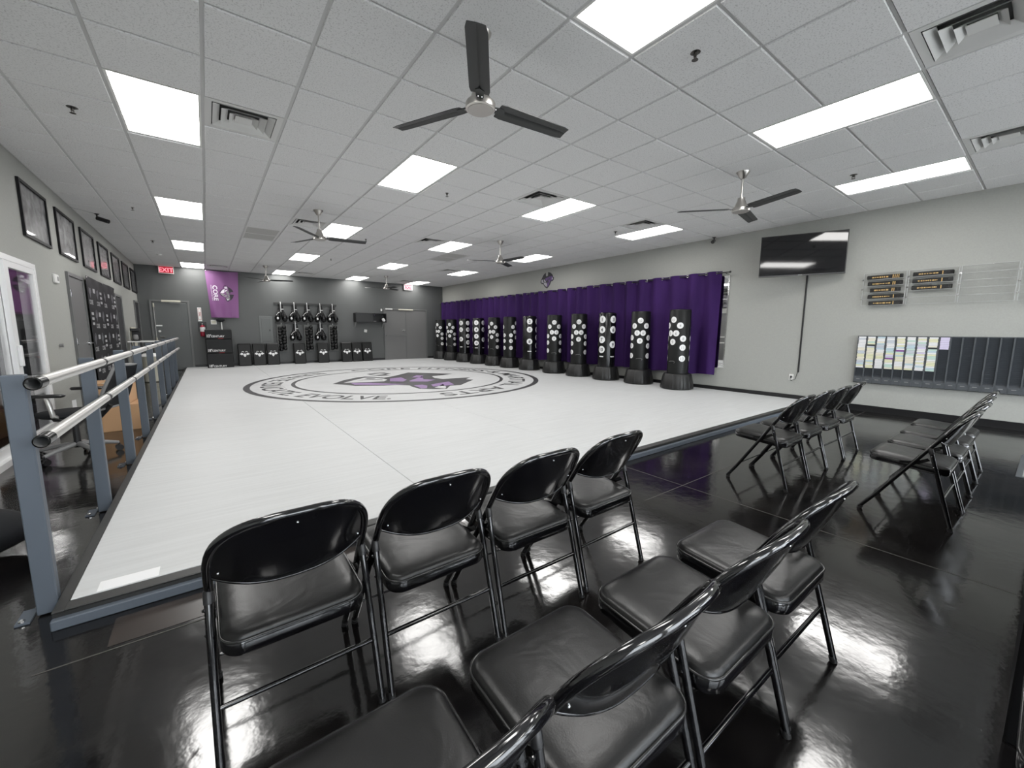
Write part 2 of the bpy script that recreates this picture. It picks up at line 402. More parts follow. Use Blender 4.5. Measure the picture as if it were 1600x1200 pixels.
# baseboards
struct('baseboard_right', MB().box(XR-0.014, XR, YF, 2.45, 0, 0.105).box(XR-0.014, XR, 2.45, YB, 0, 0.145), M_BASE)
struct('baseboard_back', MB().box(XL, -1.33, YB-0.014, YB, 0, 0.105).box(-0.37, 5.90, YB-0.014, YB, 0, 0.15).box(7.78, XR-0.02, YB-0.014, YB, 0, 0.15), M_BASE)
struct('baseboard_left', MB().box(XL, XL+0.014, YF, DY0, 0, 0.105).box(XL, XL+0.014, 7.40, 8.74, 0, 0.105).box(XL, XL+0.014, 12.5, 12.58, 0, 0.105).box(XL, XL+0.014, 13.55, 15.7, 0, 0.105), M_BASE)

# office seen through the sliding door
off_w = MB(); off_w.box(XL-2.6, XL-2.5, 4.4, 8.7, 0, 2.7); off_w.box(XL-2.5, XL-TH, 8.6, 8.7, 0, 2.7); off_w.box(XL-2.5, XL-TH, 4.4, 4.5, 0, 2.7); off_w.box(XL-2.6, XL-TH, 4.4, 8.7, 2.7, 2.8)
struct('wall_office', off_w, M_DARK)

# ---------------------------------------------------------------- ceiling
ceil = struct('ceiling', MB().box(XL, XR, YF, YB, ZC+0.10, ZC+0.2), M_DUCT)
LIGHTS = [(i, j) for i in (-1, 3, 7, 11) for j in (-12, -6, 0, 6, 12, 18)]
VENTS = [(0, 0), (6, -7), (10, -7), (6, 0), (10, 0), (2, 6), (6, 6), (10, 12), (0, 18), (4, 18), (10, 18), (2, -7)]
RETS = [(1, 8), (8, 8)]
skip = {(i, j+k) for i, j in LIGHTS for k in (0, 1)} | set(VENTS) | {(i, j+k) for i, j in RETS for k in (0, 1)}
def gx(i): return min(max(GX+T*i, XL), XR)
def gy(j): return min(max(GY+T*j, YF), YB)
def on_screen(x, y, z):
    p = Vector((x, y, z-CAM_Z)); dpt = p.dot(f_)
    if dpt < 0.2: return None
    return 800+FPX*p.dot(r_)/dpt, 600-FPX*p.dot(u_)/dpt
cells = []
for i in range(-3, 14):
    for j in range(-12, 21):
        if (i, j) in skip: continue
        x0, x1, y0, y1 = gx(i), gx(i+1), gy(j), gy(j+1)
        if x1-x0 < 0.05 or y1-y0 < 0.05: continue
        area = 0; ps = [on_screen(x, y, ZC) for x, y in ((x0,y0),(x1,y0),(x1,y1),(x0,y1))]
        if all(ps) and any(0 <= p[0] <= 1600 and 0 <= p[1] <= 1200 for p in ps):
            cx = [(min(max(p[0], 0), 1600), min(max(p[1], 0), 1200)) for p in ps]
            area = abs(sum(cx[k][0]*cx[(k+1) % 4][1]-cx[(k+1) % 4][0]*cx[k][1] for k in range(4)))/2
        cells.append((area, x0, x1, y0, y1))
cells.sort(reverse=True)
tile_meshes = {}
def tile_geo(mb, wx, wy, ox=0, oy=0):
    # tegular edge: face drops a little below the flange
    g = 0.011; b = 0.004; z0 = 0.004; z1 = -0.006
    a = [(-wx/2+g, -wy/2+g), (wx/2-g, -wy/2+g), (wx/2-g, wy/2-g), (-wx/2+g, wy/2-g)]
    c = [(-wx/2+g+b, -wy/2+g+b), (wx/2-g-b, -wy/2+g+b), (wx/2-g-b, wy/2-g-b), (-wx/2+g+b, wy/2-g-b)]
    vs = [(ox+x, oy+y, 0.02) for x, y in a]+[(ox+x, oy+y, z0) for x, y in a]+[(ox+x, oy+y, z1) for x, y in c]
    fs = [(0, 1, 2, 3), (8, 11, 10, 9)]
    for k in range(4):
        n = (k+1) % 4; fs += [(k, 4+k, 4+n, n), (4+k, 8+k, 8+n, 4+n)]
    mb.add(vs, fs)
rest = MB()
for q, (area, x0, x1, y0, y1) in enumerate(cells):
    wx, wy = x1-x0, y1-y0; cx, cy = (x0+x1)/2, (y0+y1)/2
    if q < 300 and area > 0:
        key = (round(wx, 3), round(wy, 3))
        if key not in tile_meshes:
            t = MB(); tile_geo(t, wx, wy); tile_meshes[key] = t.mesh('ceiling_tile', M_TILE)
        o = share('ceiling_tile', tile_meshes[key], ceil, (cx, cy, ZC+random.uniform(-0.0008, 0.0012)))
        o.rotation_euler = (random.uniform(-0.002, 0.002), random.uniform(-0.002, 0.002), 0)
    else:
        tile_geo(rest, wx, wy, cx, cy)
o = rest.build('ceiling_tiles_far', M_TILE, ceil, (0, 0, -ZC)); o['kind'] = 'stuff'
for i in range(-2, 14):
    MB().box(GX+T*i-0.012, GX+T*i+0.012, YF, YB, ZC+0.0025, ZC+0.03).build('grid_bar', M_GRID, ceil)
for j in range(-11, 20):
    y = GY+T*j; mb = MB()
    for i in range(-3, 14):
        if (i, j) in skip and (i, j-1) in skip and not ((i, j) in VENTS or (i, j-1) in VENTS): continue
        mb.box(max(GX+T*i+0.012, XL), min(GX+T*(i+1)-0.012, XR), y-0.009, y+0.009, ZC+0.003, ZC+0.03)
    mb.build('grid_cross_bar', M_GRID, ceil)
MB().box(XL, XL+0.022, YF, YB, ZC-0.001, ZC+0.02).box(XR-0.022, XR, YF, YB, ZC-0.001, ZC+0.02).box(XL, XR, YB-0.022, YB, ZC-0.001, ZC+0.02).build('wall_angle', M_GRID, ceil)

# troffers
def make_light(name):
    t = thing(name, '', 'ceiling light')
    hw, hl = T/2-0.012, T-0.012
    f = MB()
    for a in ((-hw, -hw+0.018, -hl, hl), (hw-0.018, hw, -hl, hl), (-hw+0.018, hw-0.018, -hl, -hl+0.018), (-hw+0.018, hw-0.018, hl-0.018, hl)):
        f.box(a[0], a[1], a[2], a[3], 0.0, 0.05)
    f.build('frame', M_TROF, t)
    def lens(u, v):
        x = -hw+0.018+u*2*(hw-0.018); y = -hl+0.018+v*2*(hl-0.018); return (x, y, 0.012)
    MB().grid(lens, 2, 4).build('diffuser', M_LITE, t)
    MB().box(-hw, hw, -hl, hl, 0.051, 0.09).build('housing', M_TROF, t)
    return t
colname = {-1: 'left wall', 3: 'middle-left', 7: 'middle-right', 11: 'right wall'}
rowname = {-12: 'behind the viewer', -6: 'first visible row', 0: 'second row', 6: 'third row', 12: 'fourth row', 18: 'last row by the dark back wall'}
L0 = None
for i, j in LIGHTS:
    loc = (GX+T*(i+0.5), GY+T*(j+1), ZC); lab = 'recessed white ceiling light panel, column along %s, %s' % (colname[i], rowname[j])
    if L0 is None: L0 = make_light('ceiling_light'); L0.location = loc; L0['label'] = lab; L0['group'] = 'ceiling troffers'
    else: dup(L0, loc, 0, lab, 'ceiling troffers')

# supply diffusers with three stepped rings
def make_vent():
    t = thing('ceiling_vent', '', 'vent'); h = T/2-0.012
    p = MB()
    for a in ((-h, -h+0.05, -h, h), (h-0.05, h, -h, h), (-h+0.05, h-0.05, -h, -h+0.05), (-h+0.05, h-0.05, h-0.05, h)): p.box(*a, 0.0, 0.006)
    p.build('outer_frame', M_VENT, t)
    MB().box(-h, h, -h, h, 0.075, 0.08).build('duct_plate', M_DUCT, t)
    for s0, s1 in ((0.236, 0.186), (0.174, 0.124), (0.112, 0.068)):
        r = MB(); vs = []
        for s, z in ((s0, -0.004), (s1, 0.026), (s1-0.003, 0.030), (s0-0.006, 0.002)):
            vs += [(-s, -s, z), (s, -s, z), (s, s, z), (-s, s, z)]
        fs = [(4*a+k, 4*a+(k+1) % 4, 4*((a+1) % 4)+(k+1) % 4, 4*((a+1) % 4)+k) for a in range(4) for k in range(4)]
        r.add(vs, fs).build('louver_ring', M_VENT, t)
    MB().box(-0.066, 0.066, -0.066, 0.066, 0.006, 0.010).build('centre_plate', M_VENT, t)
    return t
VLAB = {(0, 0): 'square stepped ceiling vent beside the nearest left light panel', (6, -7): 'large square stepped ceiling vent at the top right corner',
        (10, -7): 'square ceiling vent cut by the right edge of the picture, lower one', (6, 0): 'square stepped vent beside the light panel in the ceiling centre',
        (10, 0): 'square stepped vent left of the fan near the right wall', (2, 6): 'square stepped vent just behind the left middle fan canopy',
        (6, 6): 'small square vent above the paired grey return grille', (10, 12): 'small square vent far back toward the right wall',
        (0, 18): 'ceiling vent right above the purple flag', (4, 18): 'far ceiling vent above the glove rack', (10, 18): 'far ceiling vent near the right exit sign', (2, -7): 'square ceiling vent behind the viewer above the chairs'}
V0 = None
for ij in VENTS:
    loc = (GX+T*(ij[0]+0.5), GY+T*(ij[1]+0.5), ZC)
    if V0 is None: V0 = make_vent(); V0.location = loc; V0['label'] = VLAB[ij]; V0['group'] = 'supply vents'
    else: dup(V0, loc, 0, VLAB[ij], 'supply vents')
for k, (i, j) in enumerate(RETS):
    loc = (GX+T*(i+0.5), GY+T*(j+1), ZC)
    t = thing('return_grille', ['grey slatted return grille left of the hanging fan', 'grey slatted return grille in the far right ceiling'][k], 'vent', loc, 0, 'return grilles')
    hw, hl = T/2-0.012, T-0.012; f = MB()
    for a in ((-hw, -hw+0.03, -hl, hl), (hw-0.03, hw, -hl, hl), (-hw+0.03, hw-0.03, -hl, -hl+0.03), (-hw+0.03, hw-0.03, hl-0.03, hl), (-hw+0.03, hw-0.03, -0.015, 0.015)): f.box(*a, -0.002, 0.01)
    f.build('frame', M_VENT, t)
    s = MB(); y = -hl+0.04
    while y < hl-0.04:
        if abs(y) > 0.02: s.add([(-hw+0.03, y, 0.010), (hw-0.03, y, 0.010), (hw-0.03, y+0.021, 0.0), (-hw+0.03, y+0.021, 0.0)], [(0, 1, 2, 3)])
        y += 0.024
    o = s.build('slats', M_RETV, t); o['kind'] = 'stuff'
    MB().box(-hw, hw, -hl, hl, 0.03, 0.034).build('backing', M_DUCT, t)

# sprinklers
M_SPR = mat('dark_bronze', (0.10, 0.095, 0.09), 0.35, 1.0)
def make_sprinkler():
    t = thing('sprinkler_head', '', 'sprinkler')
    MB().lathe([(0.012, -0.004), (0.038, -0.003), (0.042, 0.0), (0.012, 0.001)], n=16)  .build('escutcheon', M_SPR, t, smooth=40)
    b = MB().lathe([(0.010, -0.03), (0.012, -0.012), (0.012, 0.0)], n=10)
    b.tube([(0.011, 0, -0.015), (0.016, 0, -0.03), (0.006, 0, -0.048)], 0.003, 6); b.tube([(-0.011, 0, -0.015), (-0.016, 0, -0.03), (-0.006, 0, -0.048)], 0.003, 6)
    b.build('body', M_SPR, t, smooth=40)
    MB().lathe([(0.004, -0.052), (0.022, -0.050), (0.022, -0.048), (0.004, -0.047)], n=12).build('deflector', M_SPR, t)
    return t
S0 = None
for (i, j), lab in zip([(4, -5), (4, 1), (10, -5), (-2, 1), (-2, 7), (-2, 12), (4, 7), (4, 12), (10, 1)],
        ['large sprinkler head between the top light panels', 'sprinkler head below the ceiling panel left of centre', 'sprinkler head above the long right light panel', 'sprinkler head left of the bright upper left panel',
         'sprinkler head above the third framed poster', 'distant sprinkler head above the left posters', 'sprinkler head at the tip of the middle fan blade', 'distant sprinkler head in the middle of the ceiling', 'sprinkler head beside the right vent and light']):
    loc = (GX+T*(i+0.5), GY+T*(j+0.5), ZC-0.003)
    if S0 is None: S0 = make_sprinkler(); S0.location = loc; S0['label'] = lab; S0['group'] = 'sprinkler heads'
    else: dup(S0, loc, random.uniform(0, 3), lab, 'sprinkler heads')
t = thing('smoke_detector', 'small pale detector on the ceiling near the left exit sign', 'detector', (-0.82, 14.1, ZC))
MB().lathe([(0.03, -0.04), (0.05, -0.03), (0.06, 0.0)], n=16).build('body', M_WHITE, t, smooth=40)

# fans
def make_fan():
    t = thing('ceiling_fan', '', 'fan')          # origin on the ceiling
    MB().lathe([(0.018, -0.085), (0.035, -0.075), (0.075, -0.008), (0.077, 0.0)], n=24).build('canopy', M_NICK, t, smooth=40)
    MB().lathe([(0.012, -0.34), (0.012, -0.08)], n=12).build('downrod', M_NICK, t, smooth=60)
    MB().lathe([(0.072, -0.415), (0.060, -0.375), (0.042, -0.335), (0.040, -0.305), (0.014, -0.300)], n=24).build('motor_cone', M_NICK, t, smooth=40)
    h = MB().lathe([(0.085, -0.468), (0.098, -0.462), (0.100, -0.430), (0.092, -0.418), (0.05, -0.415)], n=32).build('motor_housing', M_NICK, t, smooth=40)
    MB().lathe([(0.02, -0.4715), (0.084, -0.4705), (0.086, -0.468)], n=32).build('cap', mat('frosted_nickel', (0.45, 0.43, 0.41), 0.45, 1.0), h, smooth=30)
    for k in range(3):
        a = 2*math.pi*k/3; ca, sa = math.cos(a), math.sin(a)
        def P3(x, y, z): return (x*ca-y*sa, x*sa+y*ca, z)
        def surf(u, v):
            x = 0.135+u*0.590; hw_ = 0.066+(0.058-0.066)*u
            e = min(u, 1-u)*0.590; hw_ -= max(0, 0.016-e)*0.6
            y = (v-0.5)*2*hw_; z = -0.437-y*0.20+0.004*(1-(2*v-1)**2)
            if abs(v-0.5) < 0.07 and u < 0.93: z += 0.006
            return P3(x, y, z)
        b = MB().grid(surf, 14, 10); n0 = len(b.v); b.v += [(p[0], p[1], p[2]+0.005) for p in b.v[:n0]]
        nf = len(b.f); b.f += [tuple(i+n0 for i in reversed(q)) for q in b.f[:nf]]
        ring = list(range(11*0, 15))+[15*j+14 for j in range(1, 11)]+[15*10+i for i in range(13, -1, -1)]+[15*j for j in range(9, 0, -1)]
        for q in range(len(ring)):
            p, s = ring[q], ring[(q+1) % len(ring)]; b.f.append((p, s, s+n0, p+n0))
        bl = b.build('blade', M_BLADE, t, smooth=30)
        br = MB(); br.prism([(0.07, -0.022), (0.17, -0.03), (0.19, 0.0), (0.17, 0.03), (0.07, 0.022)], lambda u, v, d: P3(u, v, d-v*0.20), -0.437, -0.4315)
        br.build('blade_arm', M_BLADE, bl)
        for s in (-0.012, 0.012): MB().ball(P3(0.112, s, -0.440-s*0.20), 0.005, n=6, m_=4).build('screw', M_CHROME, bl)
    return t
FANS = [((1.575, 2.47), -124, 'large black and nickel ceiling fan nearest the camera'), ((5.36, 2.50), 12, 'black three-blade fan in front of the right wall television'),
        ((1.60, 7.40), 113, 'black three-blade fan hanging in the left middle of the room'), ((5.23, 7.43), 36, 'black three-blade fan below the panel left of the curtain logo'),
        ((1.58, 14.6), 99, 'far ceiling fan right of the purple flag'), ((5.29, 14.6), 36, 'far ceiling fan left of the right exit sign')]
F0 = None
for (x, y), a, lab in FANS:
    if F0 is None: F0 = make_fan(); F0.location = (x, y, ZC); F0.rotation_euler.z = R(a); F0['label'] = lab; F0['group'] = 'ceiling fans'
    else: dup(F0, (x, y, ZC), R(a), lab, 'ceiling fans')

# security cameras under the ceiling
def sec_cam(loc, ang, lab, cable):
    t = thing('security_camera', lab, 'camera', loc, ang)
    MB().lathe([(0.02, -0.02), (0.035, -0.008), (0.038, 0)], n=14).build('mount', M_BLACK, t, smooth=40)
    MB().tube([(0, 0, -0.01), (0.0, 0.0, -0.05), (0.03, 0, -0.075)], 0.012, 8).build('arm', M_BLACK, t)
    b = MB().tube([(0.0, 0, -0.075), (0.16, 0, -0.125)], 0.034, 14).build('body', M_BLACK, t, smooth=40)
    MB().tube([(0.155, 0, -0.1235), (0.164, 0, -0.1265)], 0.026, 12).build('lens', M_SCREEN, b)
    if cable: MB().tube(cable, 0.004, 6).build('cable', M_GREYP, t)
sec_cam((-1.33, 9.9, ZC), R(-25), 'black bullet camera under the ceiling above the posters', [(0, 0, -0.006), (-0.1, -0.3, -0.006), (-0.2, -0.75, -0.006)])
sec_cam((8.50, 4.45, ZC), R(200), 'black bullet camera at the right wall above the curtain end', None)

# ================================================================ TRAINING MAT
MX0, MX1, MY0, MY1 = -0.585, 8.555, 2.55, YB-0.03
mt_ = thing('training_mat', 'pale grey raised training mat with round black and purple emblem', 'mat', (4.0, 9.6, 0)); mo = (4.0, 9.6, 0)
MB().box(MX0-0.042, MX1+0.02, MY0-0.072, MY1, 0.0, ZM-0.014).build('base_platform', M_EDGE, mt_, mo)
for k in range(5):
    a = MX0+k*1.828+0.001; b = MX0+(k+1)*1.828-0.001
    if k == 4: b = MX1
    MB().bevbox(a, b, MY0, MY1, ZM-0.012, ZM, 0.003).build('mat_strip', M_MAT, mt_, mo)
e = MB().bevbox(MX0-0.005, MX1+0.02, MY0-0.075, MY0-0.002, ZM-0.014, ZM-0.002, 0.004)
e.build('border_strip', M_EDGE, mt_, mo)
MB().bevbox(MX0-0.044, MX0-0.002, MY0-0.075, MY1, ZM-0.014, ZM-0.004, 0.003).build('border_strip', M_EDGE, mt_, mo)
MB().bevbox(MX0-0.044, MX1+0.02, MY0-0.105, MY0-0.072, 0.0, 0.045, 0.004).build('edge_channel', M_BLUEG, mt_, mo)
MB().box(-0.50, -0.28, MY0+0.005, MY0+0.10, ZM, ZM+0.001).build('maker_label', M_PRINT, mt_, mo)
MB().box(-0.485, -0.295, MY0+0.018, MY0+0.086, ZM+0.001, ZM+0.0015).build('maker_label_print', M_MATL, mt_, mo)
CX, CY = 3.90, 9.77
def mp(u, v, z=0.0015): return (CX+v, CY-u, ZM+z)          # emblem frame: v up = +X, u right = -Y
def ring(r0, r1, z, n=160):
    mb = MB(); vs = []
    for k in range(n):
        a = 2*math.pi*k/n; vs += [mp(r0*math.cos(a), r0*math.sin(a), z), mp(r1*math.cos(a), r1*math.sin(a), z)]
    mb.add(vs, [(2*k, 2*k+1, (2*k+3) % (2*n), (2*k+2) % (2*n)) for k in range(n)]); return mb
ring(3.27, 3.39, 0.0012).build('outer_ring', M_MATB, mt_, mo)
ring(2.42, 2.50, 0.0012).build('inner_ring', M_MATB, mt_, mo)
def arc_text(body, a0, a1, rb, hgt, flip, name):
    # letters along a circle; angles in degrees, rb = baseline radius
    vs, fs, wd = text_geo(body, 0.015); mb = MB(); out = []
    for u, v in vs:
        a = R(a0+(a1-a0)*u/wd); rr = rb+(v*hgt if not flip else -v*hgt)
        out.append(mp(rr*math.cos(a), rr*math.sin(a), 0.0014))
    mb.add(out, fs); mb.build(name, M_MATB, mt_, mo)
arc_text('CORE FITNESS & MARTIAL ARTS', 190, -8, 2.68, 0.40, False, 'lettering')
arc_text('ELEVATE. EDUCATE. EVOLVE.', -152, -26, 3.08, 0.40, True, 'lettering')
# emblem: dark silhouette, purple and pale facets (u right, v up, unit square)
EM_OUT = [(-.22,.95),(-.19,.54),(-.03,.49),(.10,.56),(.13,1.0),(.51,.85),(.79,.56),(.86,.33),(.98,.23),(.95,-.03),(.79,-.15),(.60,-.18),(.44,-.49),(.25,-.77),(0,-.99),(-.22,-.87),(-.44,-.64),(-.57,-.41),(-.83,-.36),(-1.0,-.13),(-.92,.13),(-.79,.33),(-.63,.62),(-.44,.82)]
EM_PUR = [[(-.32,.23),(.16,.38),(.05,.05),(-.10,-.08)],[(.20,.40),(.51,.44),(.35,.18),(.14,.10)],[(.56,.44),(.76,.42),(.82,.12),(.73,-.06),(.51,-.10),(.44,.20)],[(.12,.03),(.38,.10),(.44,-.15),(.36,-.42),(.18,-.05)],[(.10,-.12),(.30,-.45),(.14,-.72),(.02,-.78),(.04,-.41)]]
EM_PAL = [[(-.50,.18),(-.33,.12),(-.16,-.18),(-.40,-.20)],[(-.54,-.12),(-.40,-.26),(-.14,-.24),(0,-.45),(-.04,-.78),(-.22,-.68),(-.46,-.42)],[(-.86,.10),(-.60,.18),(-.58,-.20),(-.80,-.22)],[(.66,.20),(.80,.28),(.86,.06),(.72,.02)]]
def emblem(fn, mats, parent, off, dz=1.0):
    # fn(u, v, d): d is the small offset away from the surface
    for polys, mt2, nm, d in (([EM_OUT], mats[0], 'emblem_outline', 0.0012), (EM_PUR, mats[1], 'emblem_colour', 0.002), (EM_PAL, mats[2], 'emblem_highlight', 0.0026)):
        mb = MB()
        for p in polys: mb.prism(p, fn, 0.0003, d*dz)
        mb.build(nm, mt2, parent, off)
MAT_BLK = [[(0.03, -1.69), (-0.54, -1.32), (-0.99, -0.85), (-1.08, -0.64), (-0.88, -0.45), (-0.53, -0.32), (-0.74, 0.01), (-1.41, 0.7), (-1.0, 1.11), (-0.39, 1.59), (-0.24, 1.21), (-0.16, 0.85), (0.26, 0.72), (0.57, 0.8), (0.66, 1.55), (0.94, 1.25), (1.16, 1.34), (1.48, 0.97), (1.83, 0.6), (1.81, 0.34), (2.19, 0.06), (2.09, -0.18), (1.87, -0.4), (1.53, -0.41), (1.24, -0.37), (1.0, -0.58), (0.96, -0.84), (0.64, -1.37), (0.27, -1.53)],
    [(-1.65, -0.41), (-1.85, -0.13), (-1.76, 0.12), (-1.39, 0.19), (-1.3, -0.01), (-0.99, 0.01), (-1.04, -0.27), (-1.32, -0.37)]]
MAT_PUR = [[(-0.26, -0.26), (-0.36, 0.07), (0.22, -0.01), (0.51, -0.22), (0.29, -0.46)], [(0.08, -1.32), (0.28, -0.94), (0.74, -0.6), (1.01, -0.31), (0.85, -0.8), (0.46, -1.32)], [(0.48, -0.06), (-0.3, 0.64), (0.34, 0.38), (0.62, 0.57), (0.84, 0.25), (0.61, -0.08)], [(1.3, -0.29), (1.28, -0.08), (1.52, -0.07), (1.87, -0.24), (1.83, -0.35)], [(1.39, 0.08), (1.22, 0.4), (1.13, 0.67), (1.69, 0.51), (1.75, 0.25), (1.69, -0.01)], [(-0.20, 0.30), (-0.62, 0.62), (-0.42, 0.72), (-0.02, 0.52)]]
MAT_PAL = [[(-0.02, -1.45), (-0.44, -1.09), (-0.8, -0.72), (-0.66, -0.52), (-0.32, -0.39), (-0.05, -0.4), (0.21, -0.58), (0.15, -0.9), (0.02, -1.25)], [(1.88, -0.07), (1.64, 0.19), (1.45, 0.35), (1.94, 0.18), (2.14, 0.05)], [(-1.57, -0.35), (-1.64, -0.06), (-1.44, 0.07), (-1.3, -0.11), (-1.3, -0.28)]]
MAT_LIN = [[(-0.30, -1.05), (-0.26, -0.75), (-0.02, -0.52), (-0.12, -0.50), (-0.38, -0.72)], [(-0.55, -0.80), (-0.40, -0.62), (-0.46, -0.55), (-0.64, -0.70)]]
for polys, m2, nm, d in ((MAT_BLK, M_MATB, 'emblem_outline', 0.0012), (MAT_PUR, M_MATP, 'emblem_colour', 0.0018), (MAT_PAL, M_MAT, 'emblem_highlight', 0.0018), (MAT_LIN, M_MATB, 'emblem_line', 0.0024)):
    for p in polys: MB().prism(p, lambda u, v, d_: mp(u, v, d_), 0.0003, d).build(nm, m2, mt_, mo)

# ================================================================ BALLET-STYLE RAIL
rl = thing('barre_railing', 'slate posts carrying two long silver handrail tubes beside the mat', 'railing', (-0.67, 2.64, 0)); ro = (-0.67, 2.64, 0)
PY = [2.64, 3.95, 5.22, 6.45, 7.73, 9.05, 10.35, 11.65, 12.95]
for k, y in enumerate(PY):
    p = MB().bevbox(-0.705, -0.635, y-0.025, y+0.025, 0.006, 1.095, 0.004).build('post', M_BLUEG, rl, ro)
    MB().box(-0.765, -0.718, y-0.06, y+0.06, 0.0, 0.008).build('foot_plate', M_BLUEG, p, ro)
    for sx in (-0.745, -0.715): MB().lathe([(0.012, 0.008), (0.012, 0.016), (0.005, 0.02)], (sx, y-0.045 if sx < -0.73 else y+0.05, 0), 8).build('anchor_bolt', M_CHROME, p, ro)
for z in (1.062, 0.815):
    o = MB().tube([(-0.595, 2.54, z), (-0.595, 13.3, z)], 0.0255, 20, cap=False).build('handrail', M_ALU, rl, ro, smooth=50)
    MB().tube([(-0.595, 2.535, z), (-0.595, 2.63, z)], 0.028, 20, cap=False).build('end_sleeve', M_GLOSSB, o, ro, smooth=50)
    MB().tube([(-0.595, 2.536, z), (-0.595, 2.70, z)], 0.0225, 20, cap=False).build('inner_wall', M_GREYP, o, ro, smooth=50)
    for y in PY[1:]:
        MB().tube([(-0.595, y-0.022, z), (-0.595, y+0.022, z)], 0.0285, 16).build('clamp_ring', M_BLACK, o, ro, smooth=50)
        MB().box(-0.64, -0.60, y-0.010, y+0.010, z-0.010, z+0.010).build('standoff', M_BLACK, o, ro)

# ================================================================ FOLDING CHAIRS
def make_chair():
    t = thing('folding_chair', '', 'chair')
    Y0 = -0.233                                  # rear feet; front feet at +0.234
    SL = 0.6135
    def up(z): return Y0+0.467-SL*z              # upright line in the side view
    HW = 0.219
    def arch(a):                                 # a 0..pi across the top of the back
        ca, sa = math.cos(a), math.sin(a)
        x = -math.copysign(abs(ca)**0.62, ca)*HW; z = 0.585+0.190*abs(sa)**0.72
        return (x, up(z)-0.030*(1-(x/HW)**2), z)
    path = [(-0.227, up(0), 0.012), (-0.226, up(0.12), 0.12), (-0.222, up(0.35), 0.35), (-HW, up(0.50), 0.50)]
    path += [arch(math.pi*k/28) for k in range(29)]
    path += [(HW, up(0.50), 0.50), (0.222, up(0.35), 0.35), (0.226, up(0.12), 0.12), (0.227, up(0), 0.012)]
    MB().tube(path, 0.0125, 12).build('back_and_front_leg_tube', M_ENAMEL, t, smooth=60)
    def low(x): return 0.583-0.050*(1-abs(x/HW)**2.2)
    def panel(u, v):
        a = math.pi*(0.03+0.94*u); x, y, z = arch(a); x *= 0.985
        zl = low(x); zz = zl+(z-zl)*v
        return (x, up(zz)-(0.030+0.045*(1-v))*(1-abs(x/HW)**2.6)-0.008*math.sin(math.pi*v)*(1-(x/HW)**2), zz)
    b = MB().grid(panel, 28, 8); n0 = len(b.v)
    b.v += [(p[0], p[1]+0.006, p[2]+0.003) for p in b.v[:n0]]; nf = len(b.f)
    b.f += [tuple(i+n0 for i in reversed(q)) for q in b.f[:nf]]
    b.build('backrest', M_ENAMEL, t, smooth=60)
    lip = [panel(k/28, 0) for k in range(29)]
    MB().tube([(p[0], p[1]+0.003, p[2]) for p in lip], 0.005, 8).build('backrest_rim', M_ENAMEL, t, smooth=60)
    for u, v in ((0.16, 0.22), (0.84, 0.22), (0.5, 0.86)):
        p = panel(u, v); MB().ball((p[0], p[1]-0.001, p[2]), 0.0042, n=8, m_=4).build('rivet', M_RIVET, t, smooth=60)
    for s in (-1, 1):
        l = MB().tube([(s*0.222, Y0+0.138, 0.515), (s*0.224, Y0+0.118, 0.44), (s*0.229, Y0, 0.012)], 0.0115, 12).build('rear_leg', M_ENAMEL, t, smooth=60)
        MB().tube([(s*0.222, Y0+0.1435, 0.535), (s*0.222, Y0+0.142, 0.525), (s*0.2225, Y0+0.132, 0.49)], [0.006, 0.0135, 0.0135], 12).build('leg_cap', M_BLACK, l, smooth=60)
        MB().tube([(s*0.229, Y0+0.005, 0.022), (s*0.2293, Y0-0.002, 0.0)], 0.0130, 12).build('rubber_foot', M_RUB, l, smooth=60)
        MB().tube([(s*0.2255, up(0.022), 0.022), (s*0.2265, up(0), 0.0)], 0.0140, 12).build('front_foot', M_RUB, t, smooth=60)
        k = MB(); k.prism([(0.150, 0.455), (0.20, 0.425), (0.285, 0.405), (0.285, 0.390), (0.19, 0.405), (0.135, 0.440)], lambda u, v, d: (s*d, Y0+u, v), 0.2065, 0.2095)
        k.build('side_link', M_ENAMEL, t)
        for q in ((s*0.236, Y0+0.128, 0.475), (s*0.234, Y0+0.112, 0.405)): MB().ball(q, 0.0055, n=8, m_=4).build('pivot_bolt', M_ENAMEL, t)
    zb = 0.205; yb = Y0+0.138*(zb/0.515)
    MB().tube([(-0.226, yb, zb), (0.226, yb, zb)], 0.0085, 10).build('rear_stretcher', M_ENAMEL, t, smooth=60)
    MB().tube([(-0.222, up(0.15), 0.15), (0.222, up(0.15), 0.15)], 0.0055, 8).build('front_stretcher', M_ENAMEL, t, smooth=60)
    # seat: rounded pan, piping, domed pad
    yr, yf, sw = Y0+0.040, Y0+0.455, 0.205
    def outline(inset=0.0, n=10):
        pts = []; rc = 0.060
        for cx, cy, a0 in ((sw-rc, yr+rc, -90), (sw-rc, yf-rc, 0), (-sw+rc, yf-rc, 90), (-sw+rc, yr+rc, 180)):
            for k in range(n+1):
                a = R(a0+90*k/n); pts.append((cx+(rc-inset)*math.cos(a), cy+(rc-inset)*math.sin(a)))
        return pts
    def sz(y): return 0.392+(y-yr)/(yf-yr)*0.030
    def loft(rings, name, mt2, parent, cap=True):
        mb = MB(); n = len(rings[0])
        vs = [p for rg in rings for p in rg]; fs = []
        for i in range(len(rings)-1):
            for k in range(n): fs.append((i*n+k, i*n+(k+1) % n, (i+1)*n+(k+1) % n, (i+1)*n+k))
        if cap: fs.append(tuple(range(n-1, -1, -1))); fs.append(tuple((len(rings)-1)*n+k for k in range(n)))
        mb.add(vs, fs); return mb.build(name, mt2, parent, smooth=50)
    rg = []
    for ins, dz in ((0.014, -0.046), (0.004, -0.044), (0.0, -0.037), (0.0, -0.004), (0.003, 0.0)):
        rg.append([(x, y, sz(y)+dz) for x, y in outline(ins)])
    st = loft(rg, 'seat_pan', M_ENAMEL, t)
